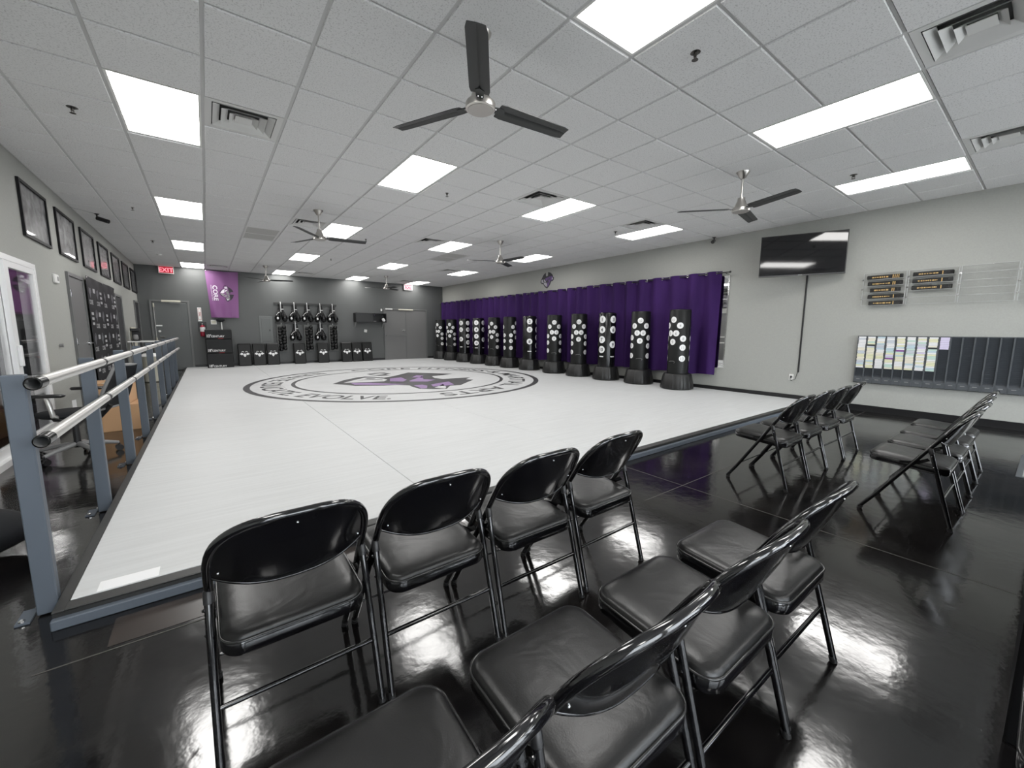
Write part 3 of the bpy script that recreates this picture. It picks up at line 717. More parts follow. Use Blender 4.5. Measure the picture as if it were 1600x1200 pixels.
    rg = []
    oc = (0, (yr+yf)/2)
    base = outline(0.004)
    for q in range(9):
        f = q/8; s = 1-f; dz = 0.004+0.024*(1-(1-f)**3.2)
        s2 = max(s, 0.02); sc = 0.02+0.98*(math.cos(f*math.pi/2)**0.75 if f < 1 else 0)
        rg.append([(oc[0]+(x-oc[0])*sc, oc[1]+(y-oc[1])*sc, sz(oc[1]+(y-oc[1])*sc)+dz) for x, y in base])
    loft(rg, 'seat_pad', M_VINYL, t)
    MB().tube([(x, y, sz(y)+0.002) for x, y in outline(0.001)], 0.0042, 8, closed=True).build('seat_piping', M_PIPE, t, smooth=60)
    return t
ROWS = [
    ('front', [(0.168, 1.515, 0.4), (0.660, 1.51, 0), (1.148, 1.495, -0.4), (1.652, 1.515, 1)],
     ['black padded folding chair, front row by the mat, leftmost', 'black padded folding chair with creased seat, front row, second from left', 'black padded folding chair, front row by the mat, third from left', 'black padded folding chair, front row by the mat, rightmost']),
    ('second', [(0.190, 0.625, 0), (0.679, 0.625, 0.3), (1.168, 0.62, 0), (1.657, 0.63, -0.3)],
     ['black padded folding chair cut off at the bottom edge, nearest the viewer', 'black padded folding chair in the near row, second from left, large creased seat', 'black padded folding chair in the near row, third from left', 'black padded folding chair in the near row, rightmost']),
    ('right front', [(3.895, 1.42, 0), (4.386, 1.42, 0.5), (4.885, 1.42, -1), (5.412, 1.425, 0)],
     ['black folding chair of the far group front row, nearest one', 'black folding chair of the far group front row, second from the viewer', 'black folding chair of the far group front row, third from the viewer', 'black folding chair of the far group front row, closest to the wall']),
    ('right back', [(4.015, 0.52, 0), (4.505, 0.515, 0.3), (4.994, 0.525, -0.3), (5.484, 0.535, 0)],
     ['black folding chair of the far right row, nearest one seen side on', 'black folding chair of the far right row, second from the viewer', 'black folding chair of the far right row, third from the viewer', 'black folding chair of the far right row, closest to the wall']),
    ('third', [(1.452, -0.264, 0)], ['black folding chair of which only a seat corner shows, bottom right']),
]
C0 = None
for nm, spots, labs in ROWS:
    for (x, y, a), lab in zip(spots, labs):
        if C0 is None: C0 = make_chair(); C0.location = (x, y, 0); C0.rotation_euler.z = R(a); C0['label'] = lab; C0['group'] = 'black folding chairs'
        else: dup(C0, (x, y, 0), R(a), lab, 'black folding chairs')

# ================================================================ FREE-STANDING PUNCHING BAGS
BR = 0.213; BZ0, BZ1 = 0.43, 1.745
def bag_point(a, z, d=0.0):
    # a = angle from the camera-facing side (positive to the picture's right); bag frame faces -Y
    return ((BR+d)*math.sin(a), -(BR+d)*math.cos(a), z)
def bag_disc(parent, a, z, r, num, dark):
    mb = MB(); n = 24; vs = [bag_point(a, z, 0.003)]
    for k in range(1, 4):
        for q in range(n):
            t = 2*math.pi*q/n; rr = r*k/3; vs.append(bag_point(a+rr*math.cos(t)/BR, z+rr*math.sin(t), 0.003))
    fs = [(0, 1+q, 1+(q+1) % n) for q in range(n)]
    for k in range(2):
        for q in range(n): fs.append((1+k*n+q, 1+k*n+(q+1) % n, 1+(k+1)*n+(q+1) % n, 1+(k+1)*n+q))
    o = mb.add(vs, fs).build('target_disc', M_PRINT, parent, smooth=60)
    h = r*0.95 if len(num) < 3 else r*0.8
    text_mb(num, lambda u, v: bag_point(a+u*h/BR, z+(v-0.5)*h, 0.005), 0.02 if dark else 0.0).build('number', M_BLACK if dark else M_GPRINT, o)
def make_bag(kind):
    t = thing('punching_bag', '', 'punching bag')
    N = 64
    def facet(a, z):
        q = (a*10/(2*math.pi)) % 1.0; return 1-0.022*(1 if 0.18 < q < 0.82 else 0)*(0.35 if z > 0.30 else 1)
    MB().lathe([(0.30, 0.0), (0.335, 0.012), (0.338, 0.05), (0.325, 0.13), (0.29, 0.29), (0.27, 0.325), (0.235, 0.335), (0.20, 0.325), (0.18, 0.31)], n=100, mod=facet).build('base', M_BASEP, t, smooth=22)
    MB().lathe([(0.05, 0.30), (0.11, 0.31), (0.12, 0.36)], n=24).build('neck', M_BLACK, t, smooth=40)
    z0, z1 = BZ0-ZM-0.075, BZ1-ZM-0.075
    b = MB().lathe([(0.12, BZ0-ZM-0.07), (BR-0.02, BZ0-ZM-0.068), (BR, BZ0-ZM-0.045), (BR, BZ1-ZM-0.03), (BR-0.012, BZ1-ZM-0.008), (BR-0.03, BZ1-ZM), (0.03, BZ1-ZM+0.004)], n=48)
    body = b.build('bag_body', M_GLOSSB if kind == 'B' else M_BAG, t, smooth=35)
    MB().tube([(BR*1.002*math.cos(2*math.pi*k/48), BR*1.002*math.sin(2*math.pi*k/48), BZ1-ZM-0.022) for k in range(48)], 0.0045, 6, closed=True).build('top_seam', M_BLACK, t, smooth=60)
    zt = BZ1-ZM
    if kind == 'B':
        for col, nums, vs in ((-78, '258', (.17, .42, .785)), (0, ('1', '4', '7', '10'), (.17, .42, .665, .91)), (78, '369', (.17, .42, .785))):
            for nn, v in zip(nums, vs): bag_disc(t, R(col), zt-v, 0.088, nn, True)
            lg = MB()
            for q in range(5): lg.grid(lambda u, v: bag_point(R(col)+(-0.055+q*0.023+u*0.019)/BR, zt-1.10+v*(0.026 if q % 2 else 0.032), 0.003), 2, 1)
            lg.build('logo_print', M_PRINT, t)
    else:
        for face in (0, 180):
            for a, v, nn in ((0, .215, '1|2'), (-38, .335, '3'), (38, .335, '4'), (-18, .495, '5'), (18, .495, '6'), (-57, .605, '7'), (57, .605, '8'), (0, .675, '9'), (-57, .79, '10'), (57, .79, '11'), (-57, 1.02, '12'), (57, 1.02, '13')):
                bag_disc(t, R(face+a), zt-v, 0.064, nn, False)
            mb = MB(); mb.tube([bag_point(R(face)+x/BR, zt-1.09+y, 0.003) for x, y in ((-0.07, 0), (-0.02, 0.012), (0.03, 0.015), (0.07, 0.0), (0.055, -0.03))], 0.003, 5)
            mb.build('logo_print', M_GPRINT, t)
    return t
BAGS = [(8.10, 15.97, 'A', -42), (8.10, 15.0, 'A', -22), (8.07, 13.90, 'B', 40), (8.10, 12.92, 'B', -22), (8.10, 11.88, 'A', -26), (8.09, 10.95, 'A', -112),
        (8.11, 9.93, 'B', 78), (8.11, 8.79, 'A', -2), (8.11, 7.81, 'A', -2), (8.08, 6.81, 'B', -36), (8.13, 5.86, 'A', -2), (8.04, 4.82, 'A', -36)]
ordn = ['first', 'second', 'third', 'fourth', 'fifth', 'sixth', 'seventh', 'eighth', 'ninth', 'tenth', 'eleventh', 'twelfth']
protos = {}
for k, (x, y, kind, rot) in enumerate(BAGS):
    face = math.atan2(-x, y)                         # turn the -Y face toward the viewer
    rz = math.atan2(y, x)-math.pi/2 + R(rot)
    lab = 'black free-standing punching bag with %s, %s from the back wall' % ('large black numbers on white discs' if kind == 'B' else 'small white numbered discs', ordn[k])
    if kind not in protos:
        protos[kind] = make_bag(kind); o = protos[kind]; o.location = (x, y, ZM+0.003); o.rotation_euler.z = rz; o['label'] = lab; o['group'] = 'punching bags along the curtain'
    else: dup(protos[kind], (x, y, ZM+0.003), rz, lab, 'punching bags along the curtain')

# ================================================================ CURTAIN, ROD, MIRROR, DECAL
CT, CB = 2.515, 0.385
NP = 6; CY0, CY1 = 4.235, YB-0.03
pw = (CY1-CY0)/NP
for k in range(NP):
    a, b = CY0+k*pw, CY0+(k+1)*pw
    t = thing('purple_curtain', 'dark purple grommet curtain, %s from its open end by the mirror' % ordn[k], 'curtain', (8.47, (a+b)/2, CB), 0, 'purple curtains on the rod')
    of = (8.47, (a+b)/2, CB); ph = random.uniform(0, 1); nf = 5; warp = [random.uniform(-0.3, 0.3) for _ in range(4)]
    def cs(u, v, a=a, b=b, warp=warp, k=k):
        y = a+0.004+u*(b-a-0.008); w_ = 2*math.pi*nf*(u+0.02*math.sin(2*math.pi*u+warp[0]))
        fl_ = 1-v; amp = 0.058*(0.9+0.35*math.sin(2*math.pi*u*1.5+warp[1]*5)*fl_)
        x = 8.470+amp*math.cos(w_)+0.014*fl_*math.sin(3*w_/2+warp[2]*9)
        z = CB+0.012*math.sin(w_*0.5+warp[3])*fl_+v*(CT-CB)
        return (x, y+0.025*fl_*math.sin(w_+warp[2]*6), z)
    c = MB().grid(cs, 90, 14).build('cloth', M_CURT, t, of, smooth=60)
    for q in range(2*nf):
        u = (q+0.5)/(2*nf); p = cs(u, 0.982); g = MB()
        g.tube([(8.475, p[1]+0.020*math.cos(2*math.pi*s/12), 2.477+0.024*math.sin(2*math.pi*s/12)) for s in range(12)], 0.0055, 6, closed=True)
        g.build('grommet', M_CHROME, t, of, smooth=60)
t = thing('curtain_rod', 'thin black rod holding the purple curtain', 'rod', (8.475, CY0, 2.477)); of = (8.475, CY0, 2.477)
MB().tube([(8.475, 4.08, 2.477), (8.475, YB-0.02, 2.477)], 0.0125, 10).build('rod', M_BLACK, t, of, smooth=60)
MB().ball((8.475, 4.065, 2.477), 0.022).build('finial', M_BLACK, t, of, smooth=60)
for y in (4.15, 7.4, 10.5, 13.6, 16.5): MB().tube([(8.475, y, 2.477), (8.50, y, 2.455), (XR, y, 2.455)], 0.008, 8).build('bracket', M_BLACK, t, of, smooth=60)
t = thing('wall_mirror', 'tall silver framed mirror showing at the curtain end', 'mirror', (XR, 6.0, 0.56)); of = (XR, 6.0, 0.56)
MB().box(XR-0.012, XR, 4.13, 9.0, 0.56, 2.40).build('glass', M_MIRROR, t, of)
f = MB().box(XR-0.018, XR, 4.105, 4.13, 0.54, 2.42).box(XR-0.018, XR, 4.13, 9.0, 2.40, 2.42).box(XR-0.018, XR, 4.13, 9.0, 0.54, 0.56)
f.build('frame', M_CHROME, t, of)
t = thing('wall_emblem', 'purple and black emblem decal above the curtain on the grey wall', 'decal', (XR, 9.68, 2.84)); of = (XR, 9.68, 2.84)
emblem(lambda u, v, d: (XR-d, 9.68-u*0.315, 2.845+v*0.25), (M_MATB, mat('decal_purple', (0.13, 0.07, 0.22), 0.5), mat('decal_grey', (0.40, 0.39, 0.43), 0.5)), t, of, 2.0)

# ================================================================ RIGHT WALL: TV, OUTLET, BELT CASE, CARD RACK
tc_ = Vector((8.238, 2.770, 2.602)); yw, tl, tw = -0.388, -0.035, 1.2190
n_ = Vector((-math.cos(yw)*math.cos(tl), math.sin(yw)*math.cos(tl), -math.sin(tl))); tr = Vector((0, 0, 1)).cross(n_).normalized(); tu = n_.cross(tr)
if tr.y < 0: tr = -tr
tu = Vector((tu.x, tu.y, abs(tu.z)))if tu.z < 0 else tu
t = thing('television', 'large black flat television tilted out from the right wall', 'television', tuple(tc_))
th_ = tw*9/16*1.02
def tvp(u, v, d): return tuple(tr*u+tu*v+n_*d)
def slab(u0, u1, v0, v1, d0, d1): return MB().prism([(u0, v0), (u1, v0), (u1, v1), (u0, v1)], tvp, d0, d1)
slab(-tw/2, tw/2, -th_/2, th_/2, -0.035, -0.002).build('cabinet', M_BLACK, t)
slab(-tw/2+0.012, tw/2-0.012, -th_/2+0.022, th_/2-0.012, -0.002, 0.0).build('screen', M_SCREEN, t)
bz = slab(-tw/2, tw/2, -th_/2, -th_/2+0.018, -0.003, 0.006).build('bottom_bezel', mat('tv_bezel', (0.05, 0.05, 0.052), 0.25), t)
slab(-0.03, 0.03, -th_/2+0.004, -th_/2+0.014, 0.006, 0.0075).build('maker_badge', M_GREYP, bz)
slab(-0.30, 0.30, -0.22, 0.15, -0.06, -0.035).build('rear_housing', M_BLACK, t)
am = MB().tube([tvp(0, 0, -0.06), (8.50-tc_.x, 0.06, 0.0), (XR-tc_.x-0.018, 0.0, 0.0)], 0.022, 8); am.build('wall_arm', M_BLACK, t)
MB().box(XR-tc_.x-0.018, XR-tc_.x-0.002, -0.09, 0.09, -0.2, 0.2).build('wall_plate', M_BLACK, t)
t = thing('cable_cover', 'thin black cable running down the wall under the television', 'cable', (XR, 2.77, 0.52)); of = (XR, 2.77, 0.52)
MB().bevbox(XR-0.014, XR, 2.757, 2.783, 0.56, 2.30, 0.003).build('raceway', M_BLACK, t, of)
MB().tube([(XR-0.01, 2.775, 0.57), (XR-0.03, 2.80, 0.44), (XR-0.035, 2.86, 0.405), (XR-0.03, 2.885, 0.43), (XR-0.02, 2.87, 0.46)], 0.005, 8).build('cord', M_BLACK, t, of, smooth=60)
MB().bevbox(XR-0.035, XR-0.008, 2.855, 2.885, 0.455, 0.49, 0.005).build('plug', M_BLACK, t, of)
def outlet(name, lab, fn, parent=None):
    t = thing(name, lab, 'outlet', fn(0, 0, 0)); of = fn(0, 0, 0)
    MB().prism([(-0.035, -0.057), (0.035, -0.057), (0.035, 0.057), (-0.035, 0.057)], fn, 0, 0.006).build('plate', M_WHITE, t, of)
    for v in (-0.025, 0.025):
        o = MB().prism([(-0.016, v-0.014), (0.016, v-0.014), (0.016, v+0.014), (-0.016, v+0.014)], fn, 0.006, 0.008).build('socket', M_WHITE, t, of)
        for u in (-0.006, 0.006): MB().prism([(u-0.0015, v-0.005), (u+0.0015, v-0.005), (u+0.0015, v+0.005), (u-0.0015, v+0.005)], fn, 0.008, 0.0085).build('slot', M_BLACK, o, of)
outlet('wall_outlet', 'white wall outlet with a plugged cord below the television', lambda u, v, d: (XR-d, 2.872-u, 0.465+v))

# clear belt case
NUMW = ['top', 'second', 'third', 'fourth', 'fifth', 'sixth', 'seventh', 'eighth', 'ninth', 'tenth', 'eleventh', 'twelfth', 'thirteenth', 'fourteenth', 'fifteenth', 'sixteenth', 'seventeenth', 'eighteenth', 'nineteenth', 'twentieth']
M_AEDGE = mat('acrylic_edge', (0.46, 0.47, 0.47), 0.2)
AY0, AY1, AZ0, AZ1 = -0.42, 1.975, 1.715, 2.215
t = thing('belt_display_case', 'clear acrylic wall case with four open-front shelf sections', 'display case', (XR, 1.2, AZ0)); of = (XR, 1.2, AZ0)
SEC = [1.975, 1.45, 0.915, 0.385, -0.145]
sh_dz = (AZ1-AZ0)/5
for k in range(4):
    y1, y0 = SEC[k]-0.012, SEC[k+1]+0.012
    for q in range(6):
        z = AZ0+q*sh_dz; MB().add([(XR-0.078, y0, z), (XR-0.003, y0, z), (XR-0.003, y1, z), (XR-0.078, y1, z)], [(0, 1, 2, 3)]).build('shelf', M_ACRYL, t, of)
    for y in (y0, y1): MB().add([(XR-0.078, y, AZ0), (XR-0.003, y, AZ0), (XR-0.003, y, AZ1), (XR-0.078, y, AZ1)], [(0, 1, 2, 3)]).build('side_sheet', M_ACRYL, t, of)
    for q in range(6):
        z = AZ0+q*sh_dz; MB().box(XR-0.083, XR-0.080, y0, y1, z-0.002, z+0.002).build('shelf_edge', M_AEDGE, t, of)
    for y in (y0, y1): MB().box(XR-0.083, XR-0.080, y-0.003, y+0.003, AZ0, AZ1).build('side_edge', M_AEDGE, t, of)
    MB().add([(XR-0.080, y0, AZ0), (XR-0.080, y1, AZ0), (XR-0.080, y1, AZ1), (XR-0.080, y0, AZ1)], [(0, 1, 2, 3)]).build('front_door', M_ACRYL, t, of)
    for q in range(3):
        MB().box(XR-0.088, XR-0.080, y1-0.004, y1+0.018, AZ0+0.09+q*0.15, AZ0+0.115+q*0.15).build('hinge', M_CHROME, t, of)
def belt(y, z, wd, lab, stripes, seed):
    t = thing('martial_arts_belt', lab, 'belt', (XR-0.045, y, z), 0, 'black belts in the clear case')
    MB().bevbox(-0.020, 0.020, -wd/2, wd/2, 0.0, 0.060, 0.006).build('folded_belt', M_BELT, t, smooth=40)
    MB().bevbox(-0.023, 0.021, -wd/2+0.02, -wd/2+0.05, 0.002, 0.057, 0.01).build('fold', M_BELT, t, smooth=40)
    rnd = random.Random(seed); u = 0.04-wd/2; a = -wd/2+0.16
    e = MB(); y_ = 0.35*wd
    while y_ > -wd*0.12:
        l = rnd.uniform(0.008, 0.03); hh = rnd.uniform(0.010, 0.022); e.box(-0.0212, -0.0195, y_-l, y_, 0.0275-hh/2, 0.0275+hh/2); y_ -= l+rnd.uniform(0.004, 0.012)
    e.build('gold_embroidery', M_GOLD, t)
    for q in range(stripes): MB().box(-0.0215, -0.0195, -wd*0.25-q*0.022, -wd*0.25-q*0.022+0.010, 0.003, 0.052).build('rank_bar', M_GOLD, t)
for q in range(5):
    belt(1.72-0.01*q, AZ0+(4-q)*sh_dz+0.006, [0.42, 0.41, 0.36, 0.42, 0.40][q], 'folded black belt with gold embroidery, left case section, %s shelf' % NUMW[q], [4, 2, 2, 1, 1][q], q)
for q in range(3):
    belt(1.19, AZ0+(4-q)*sh_dz+0.006, 0.42, 'folded black belt with gold embroidery, second case section, %s shelf' % NUMW[q], 1, 10+q)

# card rack
RY0, RY1, RZ0, RZ1 = 1.96, -0.36, 0.47, 1.235
t = thing('card_rack', 'long charcoal slotted card rack on the right wall', 'rack', (XR, 1.0, RZ0)); of = (XR, 1.0, RZ0)
NCOL = 20; cw = (RY0-RY1)/NCOL; NS = 25; zs0 = RZ0+0.125; dzs = (RZ1-0.012-zs0)/NS
PAL = [('pale yellow', (0.80, 0.79, 0.55)), ('white', (0.85, 0.85, 0.85)), ('light blue', (0.55, 0.68, 0.74)), ('cream', (0.84, 0.80, 0.68)), ('pale green', (0.58, 0.74, 0.66)), ('lilac', (0.72, 0.66, 0.84)), ('grey blue', (0.62, 0.65, 0.70)), ('purple', (0.25, 0.08, 0.33))]
PM = [mat('card_'+n.replace(' ', '_'), c, 0.6) for n, c in PAL]
COLS = ['1111300033001', '0306033003000', '2226223001113', '1301624570143', '13001750031100', '1222264415013', '11665550300211', '0013424410024', '5555555', '', '', '', '', '', '', '', '', '', '', '']
slot_me = None; card_me = {}
for k in range(NCOL):
    ya = RY0-k*cw; yb = ya-cw; ym = (ya+yb)/2
    MB().box(XR-0.030, XR-0.001, yb, ya, RZ0, RZ1).box(XR-0.055, XR-0.030, ya-0.008, ya, RZ0, RZ1).box(XR-0.055, XR-0.030, yb, yb+0.008, RZ0, RZ1).build('column_body', M_RACK, t, of)
    p = MB().prism([(XR-0.030, RZ0), (XR-0.060, RZ0+0.012), (XR-0.060, RZ0+0.085), (XR-0.030, RZ0+0.108)], lambda u, v, d: (u, d, v), yb+0.008, ya-0.008).build('label_plate', M_RACK, t, of)
    MB().box(XR-0.0615, XR-0.0602, ym-0.022, ym+0.022, RZ0+0.060, RZ0+0.070).build('tag', M_GREYP, p, of)
    if slot_me is None:
        s = MB()
        for q in range(NS):
            z = q*dzs; s.add([(-0.032, -cw/2+0.008, z), (-0.032, cw/2-0.008, z), (-0.052, cw/2-0.008, z+dzs*0.95), (-0.052, -cw/2+0.008, z+dzs*0.95), (-0.0505, -cw/2+0.008, z+dzs*0.95), (-0.0505, cw/2-0.008, z+dzs*0.95)], [(0, 1, 2, 3), (3, 2, 5, 4)])
        slot_me = s.mesh('slot_lips', M_RACKD)
    o = share('slot_lips', slot_me, t, (0, ym-1.0, zs0-RZ0)); o['kind'] = 'stuff'
    cards = COLS[k]
    if not cards: continue
    nrow = 20 if k < 8 else 7; rnd = random.Random(k)
    for q in range(nrow):
        ci = int(cards[int(q*len(cards)/nrow)])
        if rnd.random() < 0.5 and k < 8: ci = rnd.choice([0, 1, 1, 1, 2, 3, 3, 4, 6])
        if rnd.random() < 0.06 and k < 8: continue
        if ci not in card_me:
            m2 = MB().prism([(-0.0525, -0.001), (-0.0585, dzs*0.90), (-0.0570, dzs*0.90), (-0.0505, -0.001)], lambda u, v, d: (u, d, v), -cw/2+0.012, cw/2-0.012)
            card_me[ci] = m2.mesh('rank_card', PM[ci])
        o = bpy.data.objects.new('rank_card', card_me[ci]); C.objects.link(o)
        o.location = (XR, ym+rnd.uniform(-0.003, 0.003), zs0+(NS-1-q)*dzs+0.002)
        tag(o, '%s card, %s rack column from the left, %s slot down' % (PAL[ci][0], ordn[k], NUMW[q]), 'card', 'cards in the wall rack')

# ================================================================ BACK WALL
def wbk(x, z, d): return (x, YB-d, z)
def exit_sign(x, z, lab, fn, rz=0):
    t = thing('exit_sign', lab, 'exit sign', (x, YB-0.05, z)); of = (x, YB-0.05, z)
    MB().bevbox(x-0.17, x+0.17, YB-0.085, YB-0.035, z-0.10, z+0.10, 0.008).build('panel', M_EXITR, t, of)
    MB().box(x-0.06, x+0.06, YB-0.075, YB-0.045, z+0.10, ZC-0.002).build('mount', M_WHITE, t, of)
    f = MB()
    for a in ((-0.18, -0.165, -0.11, 0.11), (0.165, 0.18, -0.11, 0.11), (-0.165, 0.165, 0.095, 0.11), (-0.165, 0.165, -0.11, -0.095)): f.box(x+a[0], x+a[1], YB-0.09, YB-0.03, z+a[2], z+a[3])
    f.build('rim', M_WHITE, t, of)
    text_mb('EXIT', lambda u, v: (x+u*0.125, YB-0.0865, z-0.062+v*0.125), 0.02).build('letters', M_EXITT, t, of)
exit_sign(-0.85, 3.10, 'glowing red exit sign above the left back door', None)
exit_sign(6.95, 3.085, 'pale red exit sign above the grey double door', None)

# doors in the back wall
def door_back(n, x0, x1, ztop, leaves, md, hinge_left):
    o = sempty('door_%d' % n, ((x0+x1)/2, YB, 0)); of = ((x0+x1)/2, YB, 0)
    fr = MB(); fr.box(x0, x0+0.05, YB-0.04, YB, 0, ztop); fr.box(x1-0.05, x1, YB-0.04, YB, 0, ztop); fr.box(x0+0.05, x1-0.05, YB-0.04, YB, ztop-0.05, ztop)
    fr.build('door_frame', M_DFR, o, of)
    wd = (x1-x0-0.10)/leaves
    for k in range(leaves):
        a = x0+0.05+k*wd; lf = MB().bevbox(a+0.003, a+wd-0.003, YB-0.02, YB-0.002, 0.01, ztop-0.054, 0.003).build('door_leaf', md, o, of)
    return o, of
o, of = door_back(1, -1.33, -0.37, 2.19, 1, M_DOORD, True)
cl_ = MB().bevbox(-1.05, -0.58, YB-0.075, YB-0.04, 2.125, 2.185, 0.01).build('door_closer', M_CREAM, o, of)
MB().box(-0.85, -0.45, YB-0.10, YB-0.085, 2.095, 2.11).build('closer_arm', M_GREYP, o, of)
for z in (2.02, 0.98): MB().bevbox(-1.255, -1.22, YB-0.05, YB-0.018, z-0.06, z+0.06, 0.008).build('rod_end', M_CREAM, o, of)
MB().tube([(-1.238, YB-0.035, 0.98), (-1.238, YB-0.035, 2.02)], 0.008, 8).build('vertical_rod', M_ALU, o, of)
MB().bevbox(-1.225, -1.08, YB-0.05, YB-0.018, 1.38, 1.42, 0.006).build('slide_bolt', M_ALU, o, of)
MB().tube([(-1.15, YB-0.05, 1.23), (-1.15, YB-0.018, 1.23)], 0.032, 16).build('deadbolt', M_WHITE, o, of, smooth=40)
MB().tube([(-1.14, YB-0.02, 1.06), (-1.14, YB-0.06, 1.06), (-1.03, YB-0.065, 1.045)], 0.016, 10).build('lever_handle', M_CHROME, o, of, smooth=50)
o, of = door_back(2, 5.88, 7.79, 2.19, 2, M_DOOR, True)
MB().bevbox(5.95, 6.25, YB-0.07, YB-0.04, 2.13, 2.18, 0.008).build('door_closer', M_WHITE, o, of)
MB().bevbox(6.5, 7.15, YB-0.07, YB-0.04, 2.12, 2.175, 0.008).build('light_strip', M_CREAM, o, of)
MB().box(6.815, 6.855, YB-0.03, YB-0.02, 0.02, 2.135).build('astragal', M_DFR, o, of)
pb = MB().tube([(5.95, YB-0.02, 1.07), (5.96, YB-0.075, 1.07), (6.80, YB-0.075, 1.07), (6.81, YB-0.02, 1.07)], 0.016, 8).build('push_bar', M_DFR, o, of, smooth=50)
MB().bevbox(6.66, 6.78, YB-0.06, YB-0.02, 1.23, 1.30, 0.015).build('exit_device', M_CHROME, o, of)

# purple flag
FX0, FX1, FZ0, FZ1 = 0.10, 0.99, 1.68, 3.19
t = thing('purple_flag', 'purple banner reading CORE with a black and white emblem hung sideways', 'flag', (0.55, YB, FZ0)); of = (0.55, YB, FZ0)
def flag_d(u, v):
    sag = math.sin(math.pi*u); return 0.04+0.09*sag*(1-v)*(0.6+0.4*math.cos(3*u))+0.016*math.sin(9*u+5*v)+0.05*max(0, v-0.6)*sag+0.03*(1-v)*math.sin(14*u)*sag
def flag(u, v, d=0.0):
    x = FX0+0.02*(1-v)*(1-u)+u*(FX1-FX0)-0.08*(1-v)*u*0.9+0.05*(1-v)*(1-u); z = FZ1-(1-v)*(FZ1-FZ0)-0.02*math.sin(math.pi*u)*v
    return (x, YB-flag_d(u, v)-d, z)
MB().grid(flag, 30, 34).build('cloth', M_FLAG, t, of, smooth=60)
fw, fh = FX1-FX0, FZ1-FZ0
text_mb('CORE', lambda u, v: flag(0.175+v*0.15, 0.53-u*0.155*fw/fh, 0.004), 0.02).build('lettering', M_FLAGW, t, of)
text_mb('FITNESS & MARTIAL ARTS', lambda u, v: flag(0.115+v*0.026, 0.53-u*0.036*fw/fh, 0.004), 0.01).build('small_lettering', M_FLAGW, t, of)
for polys, m2, nm, d in (([EM_OUT], M_FLAGB, 'emblem_outline', 0.003), (EM_PUR, M_GPRINT, 'emblem_mid', 0.0045), (EM_PAL, M_FLAGW, 'emblem_highlight', 0.006)):
    mb = MB()
    for p in polys: mb.add([flag(0.60+v*0.25, 0.53-u*0.30*fw/fh, d) for u, v in p], [tuple(range(len(p)))])
    mb.build(nm, m2, t, of)
for x in (0.13, 0.96): MB().ball((x, YB-0.03, FZ1-0.01), 0.012, n=8, m_=5).build('pin', M_CHROME, t, of)

# fire extinguisher and its sign
t = thing('extinguisher_sign', 'narrow white vertical sign above the fire extinguisher', 'sign', (-0.13, YB, 1.54)); of = (-0.13, YB, 1.54)
MB().box(-0.18, -0.08, YB-0.012, YB, 1.55, 1.99).build('panel', M_WHITE, t, of)
MB().box(-0.17, -0.09, YB-0.0135, YB-0.012, 1.60, 1.95).build('red_border', M_REDP, t, of)
MB().box(-0.163, -0.097, YB-0.015, YB-0.0135, 1.607, 1.943).build('inner', M_WHITE, t, of)
text_mb('FIRE', lambda u, v: (-0.13-0.02+v*0.045, YB-0.016, 1.775-u*0.055), 0.02).build('lettering', M_REDP, t, of)
t = thing('fire_extinguisher', 'red fire extinguisher with white label on a dark backing plate', 'fire extinguisher', (-0.11, YB, 1.08)); of = (-0.11, YB, 1.08)
MB().box(-0.20, 0.02, YB-0.015, YB, 1.22, 1.53).build('backing_plate', M_BLACK, t, of)
MB().lathe([(0.05, 1.06), (0.068, 1.075), (0.070, 1.10), (0.070, 1.36), (0.05, 1.41), (0.022, 1.43)], (-0.09, YB-0.10, 0), 20).build('cylinder', M_RED, t, of, smooth=40)
MB().lathe([(0.0715, 1.22), (0.0715, 1.36)], (-0.09, YB-0.10, 0), 20).build('label', M_PRINT, t, of, smooth=60)
MB().lathe([(0.022, 1.43), (0.026, 1.44), (0.026, 1.47), (0.012, 1.48)], (-0.09, YB-0.10, 0), 12).build('valve', M_CHROME, t, of, smooth=40)
MB().tube([(-0.09, YB-0.10, 1.47), (-0.13, YB-0.12, 1.495), (-0.17, YB-0.12, 1.49)], 0.008, 6).build('lever', M_BLACK, t, of)
MB().tube([(-0.07, YB-0.12, 1.45), (-0.01, YB-0.14, 1.42), (0.0, YB-0.14, 1.30), (-0.015, YB-0.13, 1.20)], 0.009, 8).build('hose', M_BLACK, t, of, smooth=50)

t = thing('notice_card', 'small white notice card on the wall below the purple flag', 'sign', (0.22, YB, 1.46)); MB().box(-0.075, 0.075, -0.01, 0, 0, 0.14).build('card', M_WHITE, t); MB().box(-0.06, 0.06, -0.0115, -0.01, 0.02, 0.12).build('print', M_CREAM, t)
# wall fan or speaker bracket under the flag: white pole with dark round head
t = thing('pole_with_head', 'dark round head on a white pole behind the stacked boxes', 'stand', (0.40, YB-0.08, ZM)); of = (0.40, YB-0.08, ZM)
MB().tube([(0.43, YB-0.08, ZM), (0.42, YB-0.10, 1.56)], 0.018, 10).build('pole', M_WHITE, t, of, smooth=50)
MB().ball((0.40, YB-0.14, 1.60), 0.12, 0.05, 0.065).build('head', M_MESHF, t, of, smooth=60)

